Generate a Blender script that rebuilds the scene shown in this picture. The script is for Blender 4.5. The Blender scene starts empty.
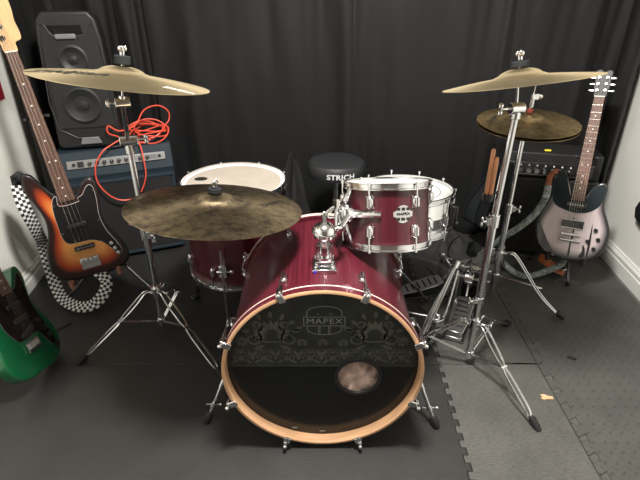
import bpy, bmesh, math, random
from mathutils import Vector, Matrix, Quaternion
R = math.radians
PI = math.pi
V = Vector
random.seed(7)
C = bpy.context.scene.collection
scn = bpy.context.scene

# ------------------------------------------------------------------ camera, light, exposure
cam = bpy.data.cameras.new('camera')
cam.sensor_width = 36.0
cam.lens = 490.0 / 640.0 * 36.0
cam.clip_start = 0.02
co = bpy.data.objects.new('camera', cam)
C.objects.link(co)
co.location = (0, 0, 1.31)
co.rotation_euler = (R(90 - 28), 0, 0)
scn.camera = co
scn.view_settings.view_transform = 'Standard'
scn.view_settings.look = 'None'
scn.view_settings.gamma = 1.0
scn.view_settings.use_curve_mapping = False
scn.view_settings.exposure = 0.22
w = bpy.data.worlds.new('world')
scn.world = w
w.use_nodes = True
w.node_tree.nodes['Background'].inputs[0].default_value = (1.0, 0.98, 0.95, 1)
w.node_tree.nodes['Background'].inputs[1].default_value = 0.25


def area(name, loc, size, power, col, rot=(0, 0, 0)):
    l = bpy.data.lights.new(name, 'AREA')
    l.shape = 'DISK'
    l.size = size
    l.energy = power
    l.color = col
    o = bpy.data.objects.new(name, l)
    C.objects.link(o)
    o.location = loc
    o.rotation_euler = rot
    return o


area('ceiling_lamp_light', (0.05, 0.95, 2.33), 0.36, 88, (1.0, 0.965, 0.91))

# ------------------------------------------------------------------ materials


def newmat(name):
    m = bpy.data.materials.new(name)
    m.use_nodes = True
    return m, m.node_tree, m.node_tree.nodes['Principled BSDF']


def mat(name, col, rough=0.5, metal=0.0, spec=0.5, var=0.0, vscale=20, bump=0.0, bscale=60, coat=0.0,
        stretch=(1, 1, 1), sheen=0.0):
    m, nt, b = newmat(name)
    b.inputs['Base Color'].default_value = (*col, 1)
    b.inputs['Roughness'].default_value = rough
    b.inputs['Metallic'].default_value = metal
    b.inputs['Specular IOR Level'].default_value = spec
    if coat:
        b.inputs['Coat Weight'].default_value = coat
        b.inputs['Coat Roughness'].default_value = 0.06
    if sheen:
        b.inputs['Sheen Weight'].default_value = sheen
        b.inputs['Sheen Roughness'].default_value = 0.5
    tc = nt.nodes.new('ShaderNodeTexCoord')
    mp = nt.nodes.new('ShaderNodeMapping')
    mp.inputs['Scale'].default_value = stretch
    nt.links.new(tc.outputs['Object'], mp.inputs[0])
    if var:
        n = nt.nodes.new('ShaderNodeTexNoise')
        n.inputs['Scale'].default_value = vscale
        n.inputs['Detail'].default_value = 5
        nt.links.new(mp.outputs[0], n.inputs['Vector'])
        r = nt.nodes.new('ShaderNodeValToRGB')
        r.color_ramp.elements[0].position = 0.3
        r.color_ramp.elements[1].position = 0.7
        r.color_ramp.elements[0].color = (*[max(0, c * (1 - var)) for c in col], 1)
        r.color_ramp.elements[1].color = (*[min(1, c * (1 + var)) for c in col], 1)
        nt.links.new(n.outputs[0], r.inputs[0])
        nt.links.new(r.outputs[0], b.inputs['Base Color'])
    if bump:
        n = nt.nodes.new('ShaderNodeTexNoise')
        n.inputs['Scale'].default_value = bscale
        n.inputs['Detail'].default_value = 4
        nt.links.new(mp.outputs[0], n.inputs['Vector'])
        bp = nt.nodes.new('ShaderNodeBump')
        bp.inputs['Strength'].default_value = bump
        bp.inputs['Distance'].default_value = 0.004
        nt.links.new(n.outputs[0], bp.inputs['Height'])
        nt.links.new(bp.outputs[0], b.inputs['Normal'])
    return m


M = {}
M['chrome'] = mat('chrome', (0.72, 0.72, 0.74), 0.13, 1.0, var=0.12, vscale=8)
M['chrome_dull'] = mat('chrome_dull', (0.55, 0.54, 0.54), 0.28, 1.0, var=0.25, vscale=12)
M['steel_shell'] = mat('steel_shell', (0.8, 0.8, 0.82), 0.22, 1.0)
M['rubber'] = mat('rubber', (0.012, 0.012, 0.012), 0.65, bump=0.3)
M['felt'] = mat('felt', (0.02, 0.022, 0.024), 0.95, spec=0.1)
M['red_felt'] = mat('red_felt', (0.16, 0.02, 0.015), 0.9)
M['maple_hoop'] = mat('maple_hoop', (0.62, 0.36, 0.20), 0.4, var=0.18, vscale=9, stretch=(1, 6, 1), coat=0.3)
M['cream_hoop'] = mat('cream_hoop', (0.66, 0.56, 0.47), 0.35, var=0.1, coat=0.3)
M['head_black'] = mat('head_black', (0.008, 0.0085, 0.009), 0.22, spec=0.5)
M['head_print'] = mat('head_print', (0.020, 0.022, 0.019), 0.42, var=0.35, vscale=30)
M['ornament'] = mat('ornament', (0.075, 0.077, 0.064), 0.5, var=0.3, vscale=50)
M['logo_grey'] = mat('logo_grey', (0.24, 0.25, 0.24), 0.4)
M['head_white'] = mat('head_white', (0.62, 0.62, 0.59), 0.5)
M['head_coated'] = mat('head_coated', (0.37, 0.325, 0.275), 0.6, var=0.06, vscale=12)
M['white_plastic'] = mat('white_plastic', (0.75, 0.74, 0.71), 0.4)
M['wall_paint'] = mat('wall_paint', (0.88, 0.875, 0.82), 0.75, bump=0.08, bscale=150)
M['wall_brown'] = mat('wall_brown', (0.16, 0.13, 0.11), 0.7)
M['trim_paint'] = mat('trim_paint', (0.82, 0.82, 0.78), 0.4)
M['black_plastic'] = mat('black_plastic', (0.014, 0.014, 0.015), 0.45, bump=0.12, bscale=300)
M['black_gloss'] = mat('black_gloss', (0.008, 0.008, 0.009), 0.15, coat=0.5)
M['dark_metal'] = mat('dark_metal', (0.09, 0.09, 0.09), 0.35, 0.9)
M['grey_plastic'] = mat('grey_plastic', (0.18, 0.18, 0.19), 0.35)
M['trim_dark'] = mat('trim_dark', (0.035, 0.035, 0.037), 0.4)
M['blue_tolex'] = mat('blue_tolex', (0.011, 0.024, 0.037), 0.6, var=0.2, vscale=80, bump=0.5, bscale=350)
M['silver_panel'] = mat('silver_panel', (0.42, 0.42, 0.42), 0.35, 0.7)
M['black_tolex'] = mat('black_tolex', (0.012, 0.012, 0.013), 0.6, bump=0.5, bscale=350)
M['orange_cable'] = mat('orange_cable', (0.78, 0.09, 0.05), 0.4)
M['black_cable'] = mat('black_cable', (0.012, 0.012, 0.012), 0.5)
M['headstock_maple'] = mat('headstock_maple', (0.62, 0.40, 0.20), 0.35, var=0.12, vscale=12, stretch=(8, 1, 1), coat=0.4)
M['fretboard'] = mat('fretboard', (0.11, 0.052, 0.036), 0.5, var=0.35, vscale=20, stretch=(6, 1, 1))
M['fretboard_light'] = mat('fretboard_light', (0.15, 0.062, 0.040), 0.5, var=0.35, vscale=20, stretch=(6, 1, 1))
M['bone'] = mat('bone', (0.78, 0.74, 0.66), 0.4)
M['string'] = mat('string', (0.62, 0.60, 0.55), 0.25, 1.0)
M['pickguard'] = mat('pickguard', (0.010, 0.010, 0.011), 0.25)
M['check_black'] = mat('check_black', (0.012, 0.012, 0.013), 0.75)
M['check_white'] = mat('check_white', (0.68, 0.69, 0.68), 0.7)
M['leather'] = mat('leather', (0.30, 0.10, 0.045), 0.55, var=0.25, vscale=30)
M['orange_leather'] = mat('orange_leather', (0.46, 0.13, 0.045), 0.4, var=0.2, vscale=30)
M['strap_pale'] = mat('strap_pale', (0.22, 0.25, 0.24), 0.8, var=0.6, vscale=70)
M['drumstick'] = mat('drumstick', (0.58, 0.26, 0.13), 0.45, var=0.15, vscale=14, stretch=(6, 6, 1))
M['curtain'] = mat('curtain', (0.0075, 0.0075, 0.0081), 0.6, spec=0.32, bump=0.25, bscale=220, sheen=0.05)
M['cloth_black'] = mat('cloth_black', (0.012, 0.012, 0.013), 0.8, bump=0.3, bscale=120)
M['cloth_teal'] = mat('cloth_teal', (0.0045, 0.0075, 0.009), 0.8, bump=0.3, bscale=120)
M['blanket'] = mat('blanket', (0.74, 0.54, 0.47), 0.9, var=0.35, vscale=40, bump=1.0, bscale=40)
M['wood_chip'] = mat('wood_chip', (0.60, 0.38, 0.22), 0.7)
M['red_cloth'] = mat('red_cloth', (0.34, 0.012, 0.03), 0.8)
M['yellow'] = mat('yellow', (0.85, 0.70, 0.05), 0.4)
M['ink'] = mat('ink', (0.012, 0.011, 0.01), 0.6)
M['throne_vinyl'] = mat('throne_vinyl', (0.020, 0.021, 0.023), 0.5, bump=0.3, bscale=200)
M['white_ink'] = mat('white_ink', (0.8, 0.8, 0.8), 0.5)
M['purple_sticker'] = mat('purple_sticker', (0.10, 0.06, 0.55), 0.4)
M['pink_tube'] = mat('pink_tube', (0.45, 0.20, 0.15), 0.6)
M['speaker_cone'] = mat('speaker_cone', (0.012, 0.013, 0.014), 0.5)
M['ceiling_paint'] = mat('ceiling_paint', (0.78, 0.78, 0.75), 0.8)


def emis(name, col, s):
    m, nt, b = newmat(name)
    b.inputs['Emission Color'].default_value = (*col, 1)
    b.inputs['Emission Strength'].default_value = s
    b.inputs['Base Color'].default_value = (*col, 1)
    return m


M['lamp_glass'] = emis('lamp_glass', (1, 0.97, 0.92), 3.0)


def grain_mat(name, stretch, lo, hi, mid):
    m, nt, b = newmat(name)
    tc = nt.nodes.new('ShaderNodeTexCoord')
    mp = nt.nodes.new('ShaderNodeMapping')
    mp.inputs['Scale'].default_value = stretch
    nt.links.new(tc.outputs['Object'], mp.inputs[0])
    n = nt.nodes.new('ShaderNodeTexNoise')
    n.inputs['Scale'].default_value = 1.0
    n.inputs['Detail'].default_value = 3
    n.inputs['Roughness'].default_value = 0.6
    nt.links.new(mp.outputs[0], n.inputs['Vector'])
    r = nt.nodes.new('ShaderNodeValToRGB')
    e = r.color_ramp.elements
    e[0].position = 0.34
    e[0].color = (*lo, 1)
    e[1].position = 0.68
    e[1].color = (*hi, 1)
    k = e.new(0.5)
    k.color = (*mid, 1)
    nt.links.new(n.outputs[0], r.inputs[0])
    nt.links.new(r.outputs[0], b.inputs['Base Color'])
    b.inputs['Roughness'].default_value = 0.33
    b.inputs['Coat Weight'].default_value = 0.35
    b.inputs['Coat Roughness'].default_value = 0.15
    return m


M['red_wrap_y'] = grain_mat('red_wrap_y', (460, 2, 460), (0.042, 0.003, 0.007), (0.118, 0.015, 0.026), (0.072, 0.0065, 0.014))
M['red_wrap_z'] = grain_mat('red_wrap_z', (460, 460, 2), (0.036, 0.003, 0.007), (0.092, 0.012, 0.020), (0.058, 0.005, 0.011))
M['dark_wrap_z'] = M['red_wrap_z']


def cymbal_mat(name, base, dirt, dirt_amt, scale, rough=0.3):
    m, nt, b = newmat(name)
    tc = nt.nodes.new('ShaderNodeTexCoord')
    sep = nt.nodes.new('ShaderNodeSeparateXYZ')
    nt.links.new(tc.outputs['Object'], sep.inputs[0])
    cmb = nt.nodes.new('ShaderNodeCombineXYZ')
    nt.links.new(sep.outputs[0], cmb.inputs[0])
    nt.links.new(sep.outputs[1], cmb.inputs[1])
    ln = nt.nodes.new('ShaderNodeVectorMath')
    ln.operation = 'LENGTH'
    nt.links.new(cmb.outputs[0], ln.inputs[0])
    c2 = nt.nodes.new('ShaderNodeCombineXYZ')
    nt.links.new(ln.outputs['Value'], c2.inputs[0])
    rings = nt.nodes.new('ShaderNodeTexNoise')
    rings.inputs['Scale'].default_value = 420
    rings.inputs['Detail'].default_value = 2
    nt.links.new(c2.outputs[0], rings.inputs['Vector'])
    n = nt.nodes.new('ShaderNodeTexNoise')
    n.inputs['Scale'].default_value = scale
    n.inputs['Detail'].default_value = 8
    n.inputs['Roughness'].default_value = 0.65
    nt.links.new(tc.outputs['Object'], n.inputs['Vector'])
    r = nt.nodes.new('ShaderNodeValToRGB')
    r.color_ramp.elements[0].position = 0.40
    r.color_ramp.elements[0].color = (*base, 1)
    r.color_ramp.elements[1].position = 0.40 + 0.35 / max(dirt_amt, .1)
    r.color_ramp.elements[1].color = (*dirt, 1)
    nt.links.new(n.outputs[0], r.inputs[0])
    nt.links.new(r.outputs[0], b.inputs['Base Color'])
    b.inputs['Metallic'].default_value = 1.0
    rr = nt.nodes.new('ShaderNodeMapRange')
    rr.inputs['To Min'].default_value = rough
    rr.inputs['To Max'].default_value = rough + 0.25
    nt.links.new(n.outputs[0], rr.inputs['Value'])
    nt.links.new(rr.outputs[0], b.inputs['Roughness'])
    tg = nt.nodes.new('ShaderNodeTangent')
    tg.direction_type = 'RADIAL'
    tg.axis = 'Z'
    b.inputs['Anisotropic'].default_value = 0.45
    nt.links.new(tg.outputs[0], b.inputs['Tangent'])
    bp = nt.nodes.new('ShaderNodeBump')
    bp.inputs['Strength'].default_value = 0.25
    bp.inputs['Distance'].default_value = 0.0006
    nt.links.new(rings.outputs[0], bp.inputs['Height'])
    nt.links.new(bp.outputs[0], b.inputs['Normal'])
    return m


M['cymbal_bright'] = cymbal_mat('cymbal_bright', (0.60, 0.50, 0.32), (0.40, 0.31, 0.18), 0.9, 5, 0.32)
M['cymbal_dirty'] = cymbal_mat('cymbal_dirty', (0.42, 0.33, 0.20), (0.11, 0.085, 0.065), 1.5, 34, 0.27)
M['cymbal_hat'] = cymbal_mat('cymbal_hat', (0.48, 0.36, 0.18), (0.15, 0.105, 0.055), 1.3, 30, 0.28)


def foam_mat(name, col, kind, rough=.58):
    m, nt, b = newmat(name)
    b.inputs['Roughness'].default_value = rough
    b.inputs['Specular IOR Level'].default_value = 0.45
    tc = nt.nodes.new('ShaderNodeTexCoord')
    n = nt.nodes.new('ShaderNodeTexNoise')
    n.inputs['Scale'].default_value = 7
    n.inputs['Detail'].default_value = 6
    nt.links.new(tc.outputs['Object'], n.inputs['Vector'])
    r = nt.nodes.new('ShaderNodeValToRGB')
    r.color_ramp.elements[0].position = 0.3
    r.color_ramp.elements[1].position = 0.75
    r.color_ramp.elements[0].color = (*[c * .82 for c in col], 1)
    r.color_ramp.elements[1].color = (*[c * 1.2 for c in col], 1)
    nt.links.new(n.outputs[0], r.inputs[0])
    bp = nt.nodes.new('ShaderNodeBump')
    bp.inputs['Distance'].default_value = 0.003
    nt.links.new(bp.outputs[0], b.inputs['Normal'])
    if kind == 'weave':
        bp.inputs['Strength'].default_value = 0.55
        mp = nt.nodes.new('ShaderNodeMapping')
        mp.inputs['Scale'].default_value = (60, 260, 60)
        nt.links.new(tc.outputs['Object'], mp.inputs[0])
        k = nt.nodes.new('ShaderNodeTexNoise')
        k.inputs['Scale'].default_value = 1
        k.inputs['Detail'].default_value = 3
        nt.links.new(mp.outputs[0], k.inputs['Vector'])
        nt.links.new(k.outputs[0], bp.inputs['Height'])
        mx = nt.nodes.new('ShaderNodeMix')
        mx.data_type = 'RGBA'
        mx.blend_type = 'MULTIPLY'
        mx.inputs[0].default_value = 0.75
        r2 = nt.nodes.new('ShaderNodeValToRGB')
        r2.color_ramp.elements[0].position = 0.35
        r2.color_ramp.elements[0].color = (.55, .55, .55, 1)
        r2.color_ramp.elements[1].position = 0.6
        r2.color_ramp.elements[1].color = (1, 1, 1, 1)
        nt.links.new(k.outputs[0], r2.inputs[0])
        nt.links.new(r.outputs[0], mx.inputs[6])
        nt.links.new(r2.outputs[0], mx.inputs[7])
        nt.links.new(mx.outputs[2], b.inputs['Base Color'])
    elif kind == 'tread':
        bp.inputs['Strength'].default_value = 0.9
        nt.links.new(r.outputs[0], b.inputs['Base Color'])

        def math_(op, a, bb=None):
            q = nt.nodes.new('ShaderNodeMath')
            q.operation = op
            for i, x in enumerate((a, bb)):
                if x is None:
                    continue
                if isinstance(x, (int, float)):
                    q.inputs[i].default_value = x
                else:
                    nt.links.new(x, q.inputs[i])
            return q.outputs[0]
        mp = nt.nodes.new('ShaderNodeMapping')
        mp.inputs['Rotation'].default_value = (0, 0, R(45))
        mp.inputs['Scale'].default_value = (38, 38, 38)
        nt.links.new(tc.outputs['Object'], mp.inputs[0])
        s = nt.nodes.new('ShaderNodeSeparateXYZ')
        nt.links.new(mp.outputs[0], s.inputs[0])
        fx = math_('SUBTRACT', math_('FRACT', s.outputs[0]), 0.5)
        fy = math_('SUBTRACT', math_('FRACT', s.outputs[1]), 0.5)
        par = math_('MODULO', math_('ABSOLUTE', math_('ADD', math_('FLOOR', s.outputs[0]), math_('FLOOR', s.outputs[1]))), 2.0)

        def ell(a, c):
            return math_('ADD', math_('POWER', math_('ABSOLUTE', math_('DIVIDE', a, 0.46)), 2.0),
                         math_('POWER', math_('ABSOLUTE', math_('DIVIDE', c, 0.14)), 2.0))
        e1 = ell(fx, fy)
        e2 = ell(fy, fx)
        d = math_('ADD', math_('MULTIPLY', e1, par), math_('MULTIPLY', e2, math_('SUBTRACT', 1.0, par)))
        h = math_('SUBTRACT', 1.0, math_('MINIMUM', d, 1.0))
        nt.links.new(h, bp.inputs['Height'])
    else:
        bp.inputs['Strength'].default_value = 0.3
        k = nt.nodes.new('ShaderNodeTexNoise')
        k.inputs['Scale'].default_value = 240
        nt.links.new(tc.outputs['Object'], k.inputs['Vector'])
        nt.links.new(k.outputs[0], bp.inputs['Height'])
        nt.links.new(r.outputs[0], b.inputs['Base Color'])
    return m


M['foam_smooth'] = foam_mat('foam_smooth', (0.024, 0.0235, 0.022), 'plain', .46)
M['foam_weave'] = foam_mat('foam_weave', (0.088, 0.086, 0.079), 'weave')
M['foam_grey'] = foam_mat('foam_grey', (0.075, 0.073, 0.067), 'weave')
M['foam_tread'] = foam_mat('foam_tread', (0.064, 0.064, 0.059), 'tread')
M['floor_base'] = mat('floor_base', (0.17, 0.17, 0.155), 0.6, var=0.15)


def grille_mat(name, col):
    m, nt, b = newmat(name)
    tc = nt.nodes.new('ShaderNodeTexCoord')
    wv = nt.nodes.new('ShaderNodeTexWave')
    wv.inputs['Scale'].default_value = 45
    wv.inputs['Distortion'].default_value = 3
    wv.inputs['Detail Scale'].default_value = 8
    wv.bands_direction = 'DIAGONAL'
    nt.links.new(tc.outputs['Object'], wv.inputs['Vector'])
    r = nt.nodes.new('ShaderNodeValToRGB')
    r.color_ramp.elements[0].color = (*[c * .5 for c in col], 1)
    r.color_ramp.elements[1].color = (*[c * 2 for c in col], 1)
    nt.links.new(wv.outputs[0], r.inputs[0])
    nt.links.new(r.outputs[0], b.inputs['Base Color'])
    b.inputs['Roughness'].default_value = 0.8
    return m


M['grille'] = grille_mat('grille', (0.010, 0.010, 0.011))
M['grille_grey'] = grille_mat('grille_grey', (0.010, 0.010, 0.010))


def burst_mat(name, stops, rough=0.12, flame=0):
    m, nt, b = newmat(name)
    at = nt.nodes.new('ShaderNodeAttribute')
    at.attribute_name = 'burst'
    r = nt.nodes.new('ShaderNodeValToRGB')
    el = r.color_ramp.elements
    el[0].position = stops[0][0]
    el[0].color = (*stops[0][1], 1)
    el[1].position = stops[-1][0]
    el[1].color = (*stops[-1][1], 1)
    for p_, c_ in stops[1:-1]:
        k = el.new(p_)
        k.color = (*c_, 1)
    nt.links.new(at.outputs['Fac'], r.inputs[0])
    n = nt.nodes.new('ShaderNodeTexNoise')
    n.inputs['Scale'].default_value = 20
    tc = nt.nodes.new('ShaderNodeTexCoord')
    mp = nt.nodes.new('ShaderNodeMapping')
    mp.inputs['Scale'].default_value = (6, 0.6, 1)
    nt.links.new(tc.outputs['Object'], mp.inputs[0])
    nt.links.new(mp.outputs[0], n.inputs['Vector'])
    mx = nt.nodes.new('ShaderNodeMix')
    mx.data_type = 'RGBA'
    mx.blend_type = 'MULTIPLY'
    mx.inputs[0].default_value = 0.25
    nt.links.new(r.outputs[0], mx.inputs[6])
    nt.links.new(n.outputs[0], mx.inputs[7])
    nt.links.new(mx.outputs[2], b.inputs['Base Color'])
    b.inputs['Roughness'].default_value = 0.35
    b.inputs['Coat Weight'].default_value = 0.5
    b.inputs['Coat Roughness'].default_value = rough
    return m


M['sunburst'] = burst_mat('sunburst', [(0.0, (0.86, 0.42, 0.13)), (0.46, (0.84, 0.34, 0.08)), (0.68, (0.50, 0.06, 0.012)),
                                       (0.82, (0.030, 0.005, 0.004)), (1.0, (0.006, 0.006, 0.006))])
M['paleburst'] = burst_mat('paleburst', [(0.0, (0.66, 0.56, 0.57)), (0.74, (0.62, 0.52, 0.53)), (0.86, (0.22, 0.19, 0.20)),
                                         (0.93, (0.02, 0.02, 0.022)), (1.0, (0.008, 0.008, 0.009))])
M['green_paint'] = mat('green_paint', (0.005, 0.105, 0.036), 0.28, coat=0.7, var=0.1, vscale=4)
M['teal_paint'] = mat('teal_paint', (0.004, 0.012, 0.017), 0.35, spec=0.3)
M['pickguard_shell'] = mat('pickguard_shell', (0.014, 0.008, 0.008), 0.25, var=0.7, vscale=30)

# ------------------------------------------------------------------ mesh builder


def frame(d):
    d = V(d).normalized()
    a = V((0, 0, 1)) if abs(d.z) < 0.9 else V((1, 0, 0))
    x = d.cross(a).normalized()
    y = d.cross(x).normalized()
    return x, y, d


class MB:
    def __init__(s):
        s.v = []
        s.f = []
        s.m = []
        s.att = []

    def add(s, vs, fs, mi=0, att=None):
        k = len(s.v)
        s.v += [tuple(x) for x in vs]
        s.f += [tuple(i + k for i in f) for f in fs]
        s.m += [mi] * len(fs)
        s.att += att if att else [0.0] * len(vs)
        return s

    def box(s, c, d, rot=None, mi=0):
        c = V(c)
        vs = []
        for sx in (-.5, .5):
            for sy in (-.5, .5):
                for sz in (-.5, .5):
                    p = V((sx * d[0], sy * d[1], sz * d[2]))
                    if rot is not None:
                        p = rot @ p
                    vs.append(c + p)
        return s.add(vs, [(0, 1, 3, 2), (4, 6, 7, 5), (0, 4, 5, 1), (2, 3, 7, 6), (0, 2, 6, 4), (1, 5, 7, 3)], mi)

    def cyl(s, a, b, r0, r1=None, n=14, mi=0, caps=True):
        a = V(a)
        b = V(b)
        r1 = r0 if r1 is None else r1
        x, y, d = frame(b - a)
        vs = []
        for p, r in ((a, r0), (b, r1)):
            for i in range(n):
                t = 2 * PI * i / n
                vs.append(p + (x * math.cos(t) + y * math.sin(t)) * r)
        fs = [(i, (i + 1) % n, n + (i + 1) % n, n + i) for i in range(n)]
        if caps:
            fs += [tuple(reversed(range(n))), tuple(range(n, 2 * n))]
        return s.add(vs, fs, mi)

    def tube(s, pts, r, n=8, mi=0, closed=False):
        pts = [V(p) for p in pts]
        rs = r if isinstance(r, (list, tuple)) else [r] * len(pts)
        N = len(pts)
        vs = []
        px = None
        for i, p in enumerate(pts):
            if closed:
                t = (pts[(i + 1) % N] - pts[i - 1])
            else:
                t = pts[min(i + 1, N - 1)] - pts[max(i - 1, 0)]
            t = t.normalized()
            if px is None:
                px, _, _ = frame(t)
            px = (px - t * px.dot(t)).normalized()
            y = t.cross(px)
            for k in range(n):
                a = 2 * PI * k / n
                vs.append(p + (px * math.cos(a) + y * math.sin(a)) * rs[i])
        fs = []
        for i in range(N if closed else N - 1):
            for k in range(n):
                a0 = i * n + k
                a1 = i * n + (k + 1) % n
                b0 = ((i + 1) % N) * n + k
                b1 = ((i + 1) % N) * n + (k + 1) % n
                fs.append((a0, a1, b1, b0))
        if not closed:
            fs += [tuple(reversed(range(n))), tuple(range((N - 1) * n, N * n))]
        return s.add(vs, fs, mi)

    def sphere(s, c, r, n=14, sc=(1, 1, 1), mi=0, rot=None):
        pr_ = [(math.sin(PI * i / 8), -math.cos(PI * i / 8)) for i in range(9)]
        vs = []
        c = V(c)
        for rr, zz in pr_:
            for k in range(n):
                a = 2 * PI * k / n
                p = V((rr * math.cos(a) * r * sc[0], rr * math.sin(a) * r * sc[1], zz * r * sc[2]))
                if rot is not None:
                    p = rot @ p
                vs.append(c + p)
        fs = []
        for i in range(8):
            for k in range(n):
                fs.append((i * n + k, i * n + (k + 1) % n, (i + 1) * n + (k + 1) % n, (i + 1) * n + k))
        return s.add(vs, fs, mi)

    def lathe(s, prof, o, d, n=48, closed=False, mi=0, mis=None):
        """prof: (radius, height along d)"""
        o = V(o)
        x, y, d = frame(d)
        vs = []
        for rr, h in prof:
            for k in range(n):
                a = 2 * PI * k / n
                vs.append(o + d * h + (x * math.cos(a) + y * math.sin(a)) * rr)
        fs = []
        P = len(prof)
        k0 = len(s.f)
        for i in range(P if closed else P - 1):
            j = (i + 1) % P
            for k in range(n):
                fs.append((i * n + k, i * n + (k + 1) % n, j * n + (k + 1) % n, j * n + k))
        s.add(vs, fs, mi)
        if mis:
            for i in range(P if closed else P - 1):
                for k in range(n):
                    s.m[k0 + i * n + k] = mis[i]
        return s

    def prism(s, poly, z0, z1, fn=None, mi=0):
        """2-D outline extruded between z0 and z1; fn maps local to world"""
        fn = fn or (lambda p: p)
        n = len(poly)
        vs = [fn(V((p[0], p[1], z0))) for p in poly] + [fn(V((p[0], p[1], z1))) for p in poly]
        fs = [(i, (i + 1) % n, n + (i + 1) % n, n + i) for i in range(n)]
        fs += [tuple(reversed(range(n))), tuple(range(n, 2 * n))]
        return s.add(vs, fs, mi)

    def build(s, name, m, parent=None, smooth=True, bevel=0, seg=2, ang=35, origin=None):
        me = bpy.data.meshes.new(name)
        off = V((0, 0, 0))
        anc = parent
        while anc is not None and not anc.get('_w'):
            anc = anc.parent
        if anc is not None:
            off = V(anc['_w'])
        if origin is not None:
            off = V(origin)
        me.from_pydata([tuple(V(p) - off) for p in s.v], [], s.f)
        for mm in (m if isinstance(m, (list, tuple)) else [m]):
            me.materials.append(mm)
        for i, p in enumerate(me.polygons):
            p.material_index = s.m[i]
        if any(s.att):
            a = me.attributes.new('burst', 'FLOAT', 'POINT')
            for i, x in enumerate(s.att):
                a.data[i].value = x
        bm = bmesh.new()
        bm.from_mesh(me)
        bmesh.ops.recalc_face_normals(bm, faces=bm.faces)
        bm.to_mesh(me)
        bm.free()
        if smooth:
            me.polygons.foreach_set('use_smooth', [True] * len(me.polygons))
            me.set_sharp_from_angle(angle=R(ang))
        o = bpy.data.objects.new(name, me)
        C.objects.link(o)
        if origin is not None:
            o.location = off
        if parent is not None:
            o.parent = parent
            if origin is not None and parent.get('_w'):
                o.location = off - V(parent['_w'])
        if bevel:
            b = o.modifiers.new('bevel', 'BEVEL')
            b.width = bevel
            b.segments = seg
            b.limit_method = 'ANGLE'
            b.angle_limit = R(40)
            b.harden_normals = False
        return o


def tag(o, label, cat, group=None):
    o['label'] = label
    o['category'] = cat
    if group:
        o['group'] = group
    return o


def thing(name, label, cat, loc=(0, 0, 0), group=None, world=True):
    o = bpy.data.objects.new(name, None)
    C.objects.link(o)
    o.location = loc
    o.empty_display_size = 0.05
    if world:
        o['_w'] = list(loc)       # meshes built under it are given in room coordinates
    return tag(o, label, cat, group)


def struct(o):
    o['kind'] = 'structure'
    return o


def spline(pts, n=8, closed=False):
    pts = [V(p) for p in pts]
    out = []
    N = len(pts)
    rng = range(N) if closed else range(N - 1)
    for i in rng:
        if closed:
            a, b, c, d = pts[i - 1], pts[i], pts[(i + 1) % N], pts[(i + 2) % N]
        else:
            a, b, c, d = pts[max(i - 1, 0)], pts[i], pts[i + 1], pts[min(i + 2, N - 1)]
        for k in range(n):
            t = k / n
            out.append(0.5 * ((2 * b) + (c - a) * t + (2 * a - 5 * b + 4 * c - d) * t * t + (3 * b - a - 3 * c + d) * t ** 3))
    if not closed:
        out.append(pts[-1])
    return out


def textmesh(body, size, bold=0.0, shear=0.0, spacing=1.0):
    cu = bpy.data.curves.new('t', 'FONT')
    cu.body = body
    cu.size = size
    cu.align_x = 'CENTER'
    cu.align_y = 'CENTER'
    cu.offset = bold
    cu.shear = shear
    cu.space_character = spacing
    o = bpy.data.objects.new('t', cu)
    C.objects.link(o)
    dg = bpy.context.evaluated_depsgraph_get()
    me = bpy.data.meshes.new_from_object(o.evaluated_get(dg))
    vs = [v.co.copy() for v in me.vertices]
    fs = [tuple(p.vertices) for p in me.polygons]
    bpy.data.objects.remove(o)
    bpy.data.curves.remove(cu)
    bpy.data.meshes.remove(me)
    return vs, fs


# ------------------------------------------------------------------ room
def wall_quad(name, a, b, z0, z1, th, m):
    a = V((*a, 0))
    b = V((*b, 0))
    d = (b - a).normalized()
    n = V((d.y, -d.x, 0)) * th
    mb = MB()
    p = [a, b, b + n, a + n]
    mb.prism([(q.x, q.y) for q in p], z0, z1)
    return struct(mb.build(name, m, smooth=False))


struct(MB().box((0.05, 0.7, -0.06), (3.6, 4.6, 0.08)).build('floor', M['floor_base'], smooth=False))
struct(MB().box((0.05, 0.7, 2.44), (3.6, 4.6, 0.08)).build('ceiling', M['ceiling_paint'], smooth=False))
LW = lambda y: -1.405 - 0.10 * (y - 2.13)
RW = lambda y: 1.528 + 0.06 * (y - 2.25)
wall_quad('wall_left', (LW(-1.5), -1.5), (LW(2.9), 2.9), -0.02, 2.4, -0.08, M['wall_paint'])
wall_quad('wall_right', (RW(-1.5), -1.5), (RW(2.9), 2.9), -0.02, 2.4, 0.08, M['wall_paint'])
wall_quad('wall_back', (-1.55, 2.86), (1.7, 2.86), -0.02, 2.4, -0.08, M['wall_paint'])
wall_quad('wall_front', (-1.3, -1.5), (1.6, -1.5), -0.02, 2.4, 0.08, M['wall_brown'])


def baseboard(name, X, sgn):
    # moulded profile swept along the wall: (offset into the room, height)
    prof = [(0, 0), (0.016, 0), (0.016, 0.052), (0.012, 0.058), (0.014, 0.066), (0.014, 0.078), (0.008, 0.088), (0.005, 0.098), (0, 0.10)]
    mb = MB()
    vs = []
    ys = (-1.49, 2.85)
    for y in ys:
        for o_, h in prof:
            vs.append((X(y) + sgn * (o_ - 0.0005), y, h - 0.015 if h == 0 else h))
    n = len(prof)
    fs = [(i, (i + 1) % n, n + (i + 1) % n, n + i) for i in range(n)] + [tuple(range(n)), tuple(range(n, 2 * n))]
    mb.add(vs, fs)
    return struct(mb.build(name, M['trim_paint'], smooth=False))


baseboard('baseboard_left', LW, 1)
baseboard('baseboard_right', RW, -1)

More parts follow.
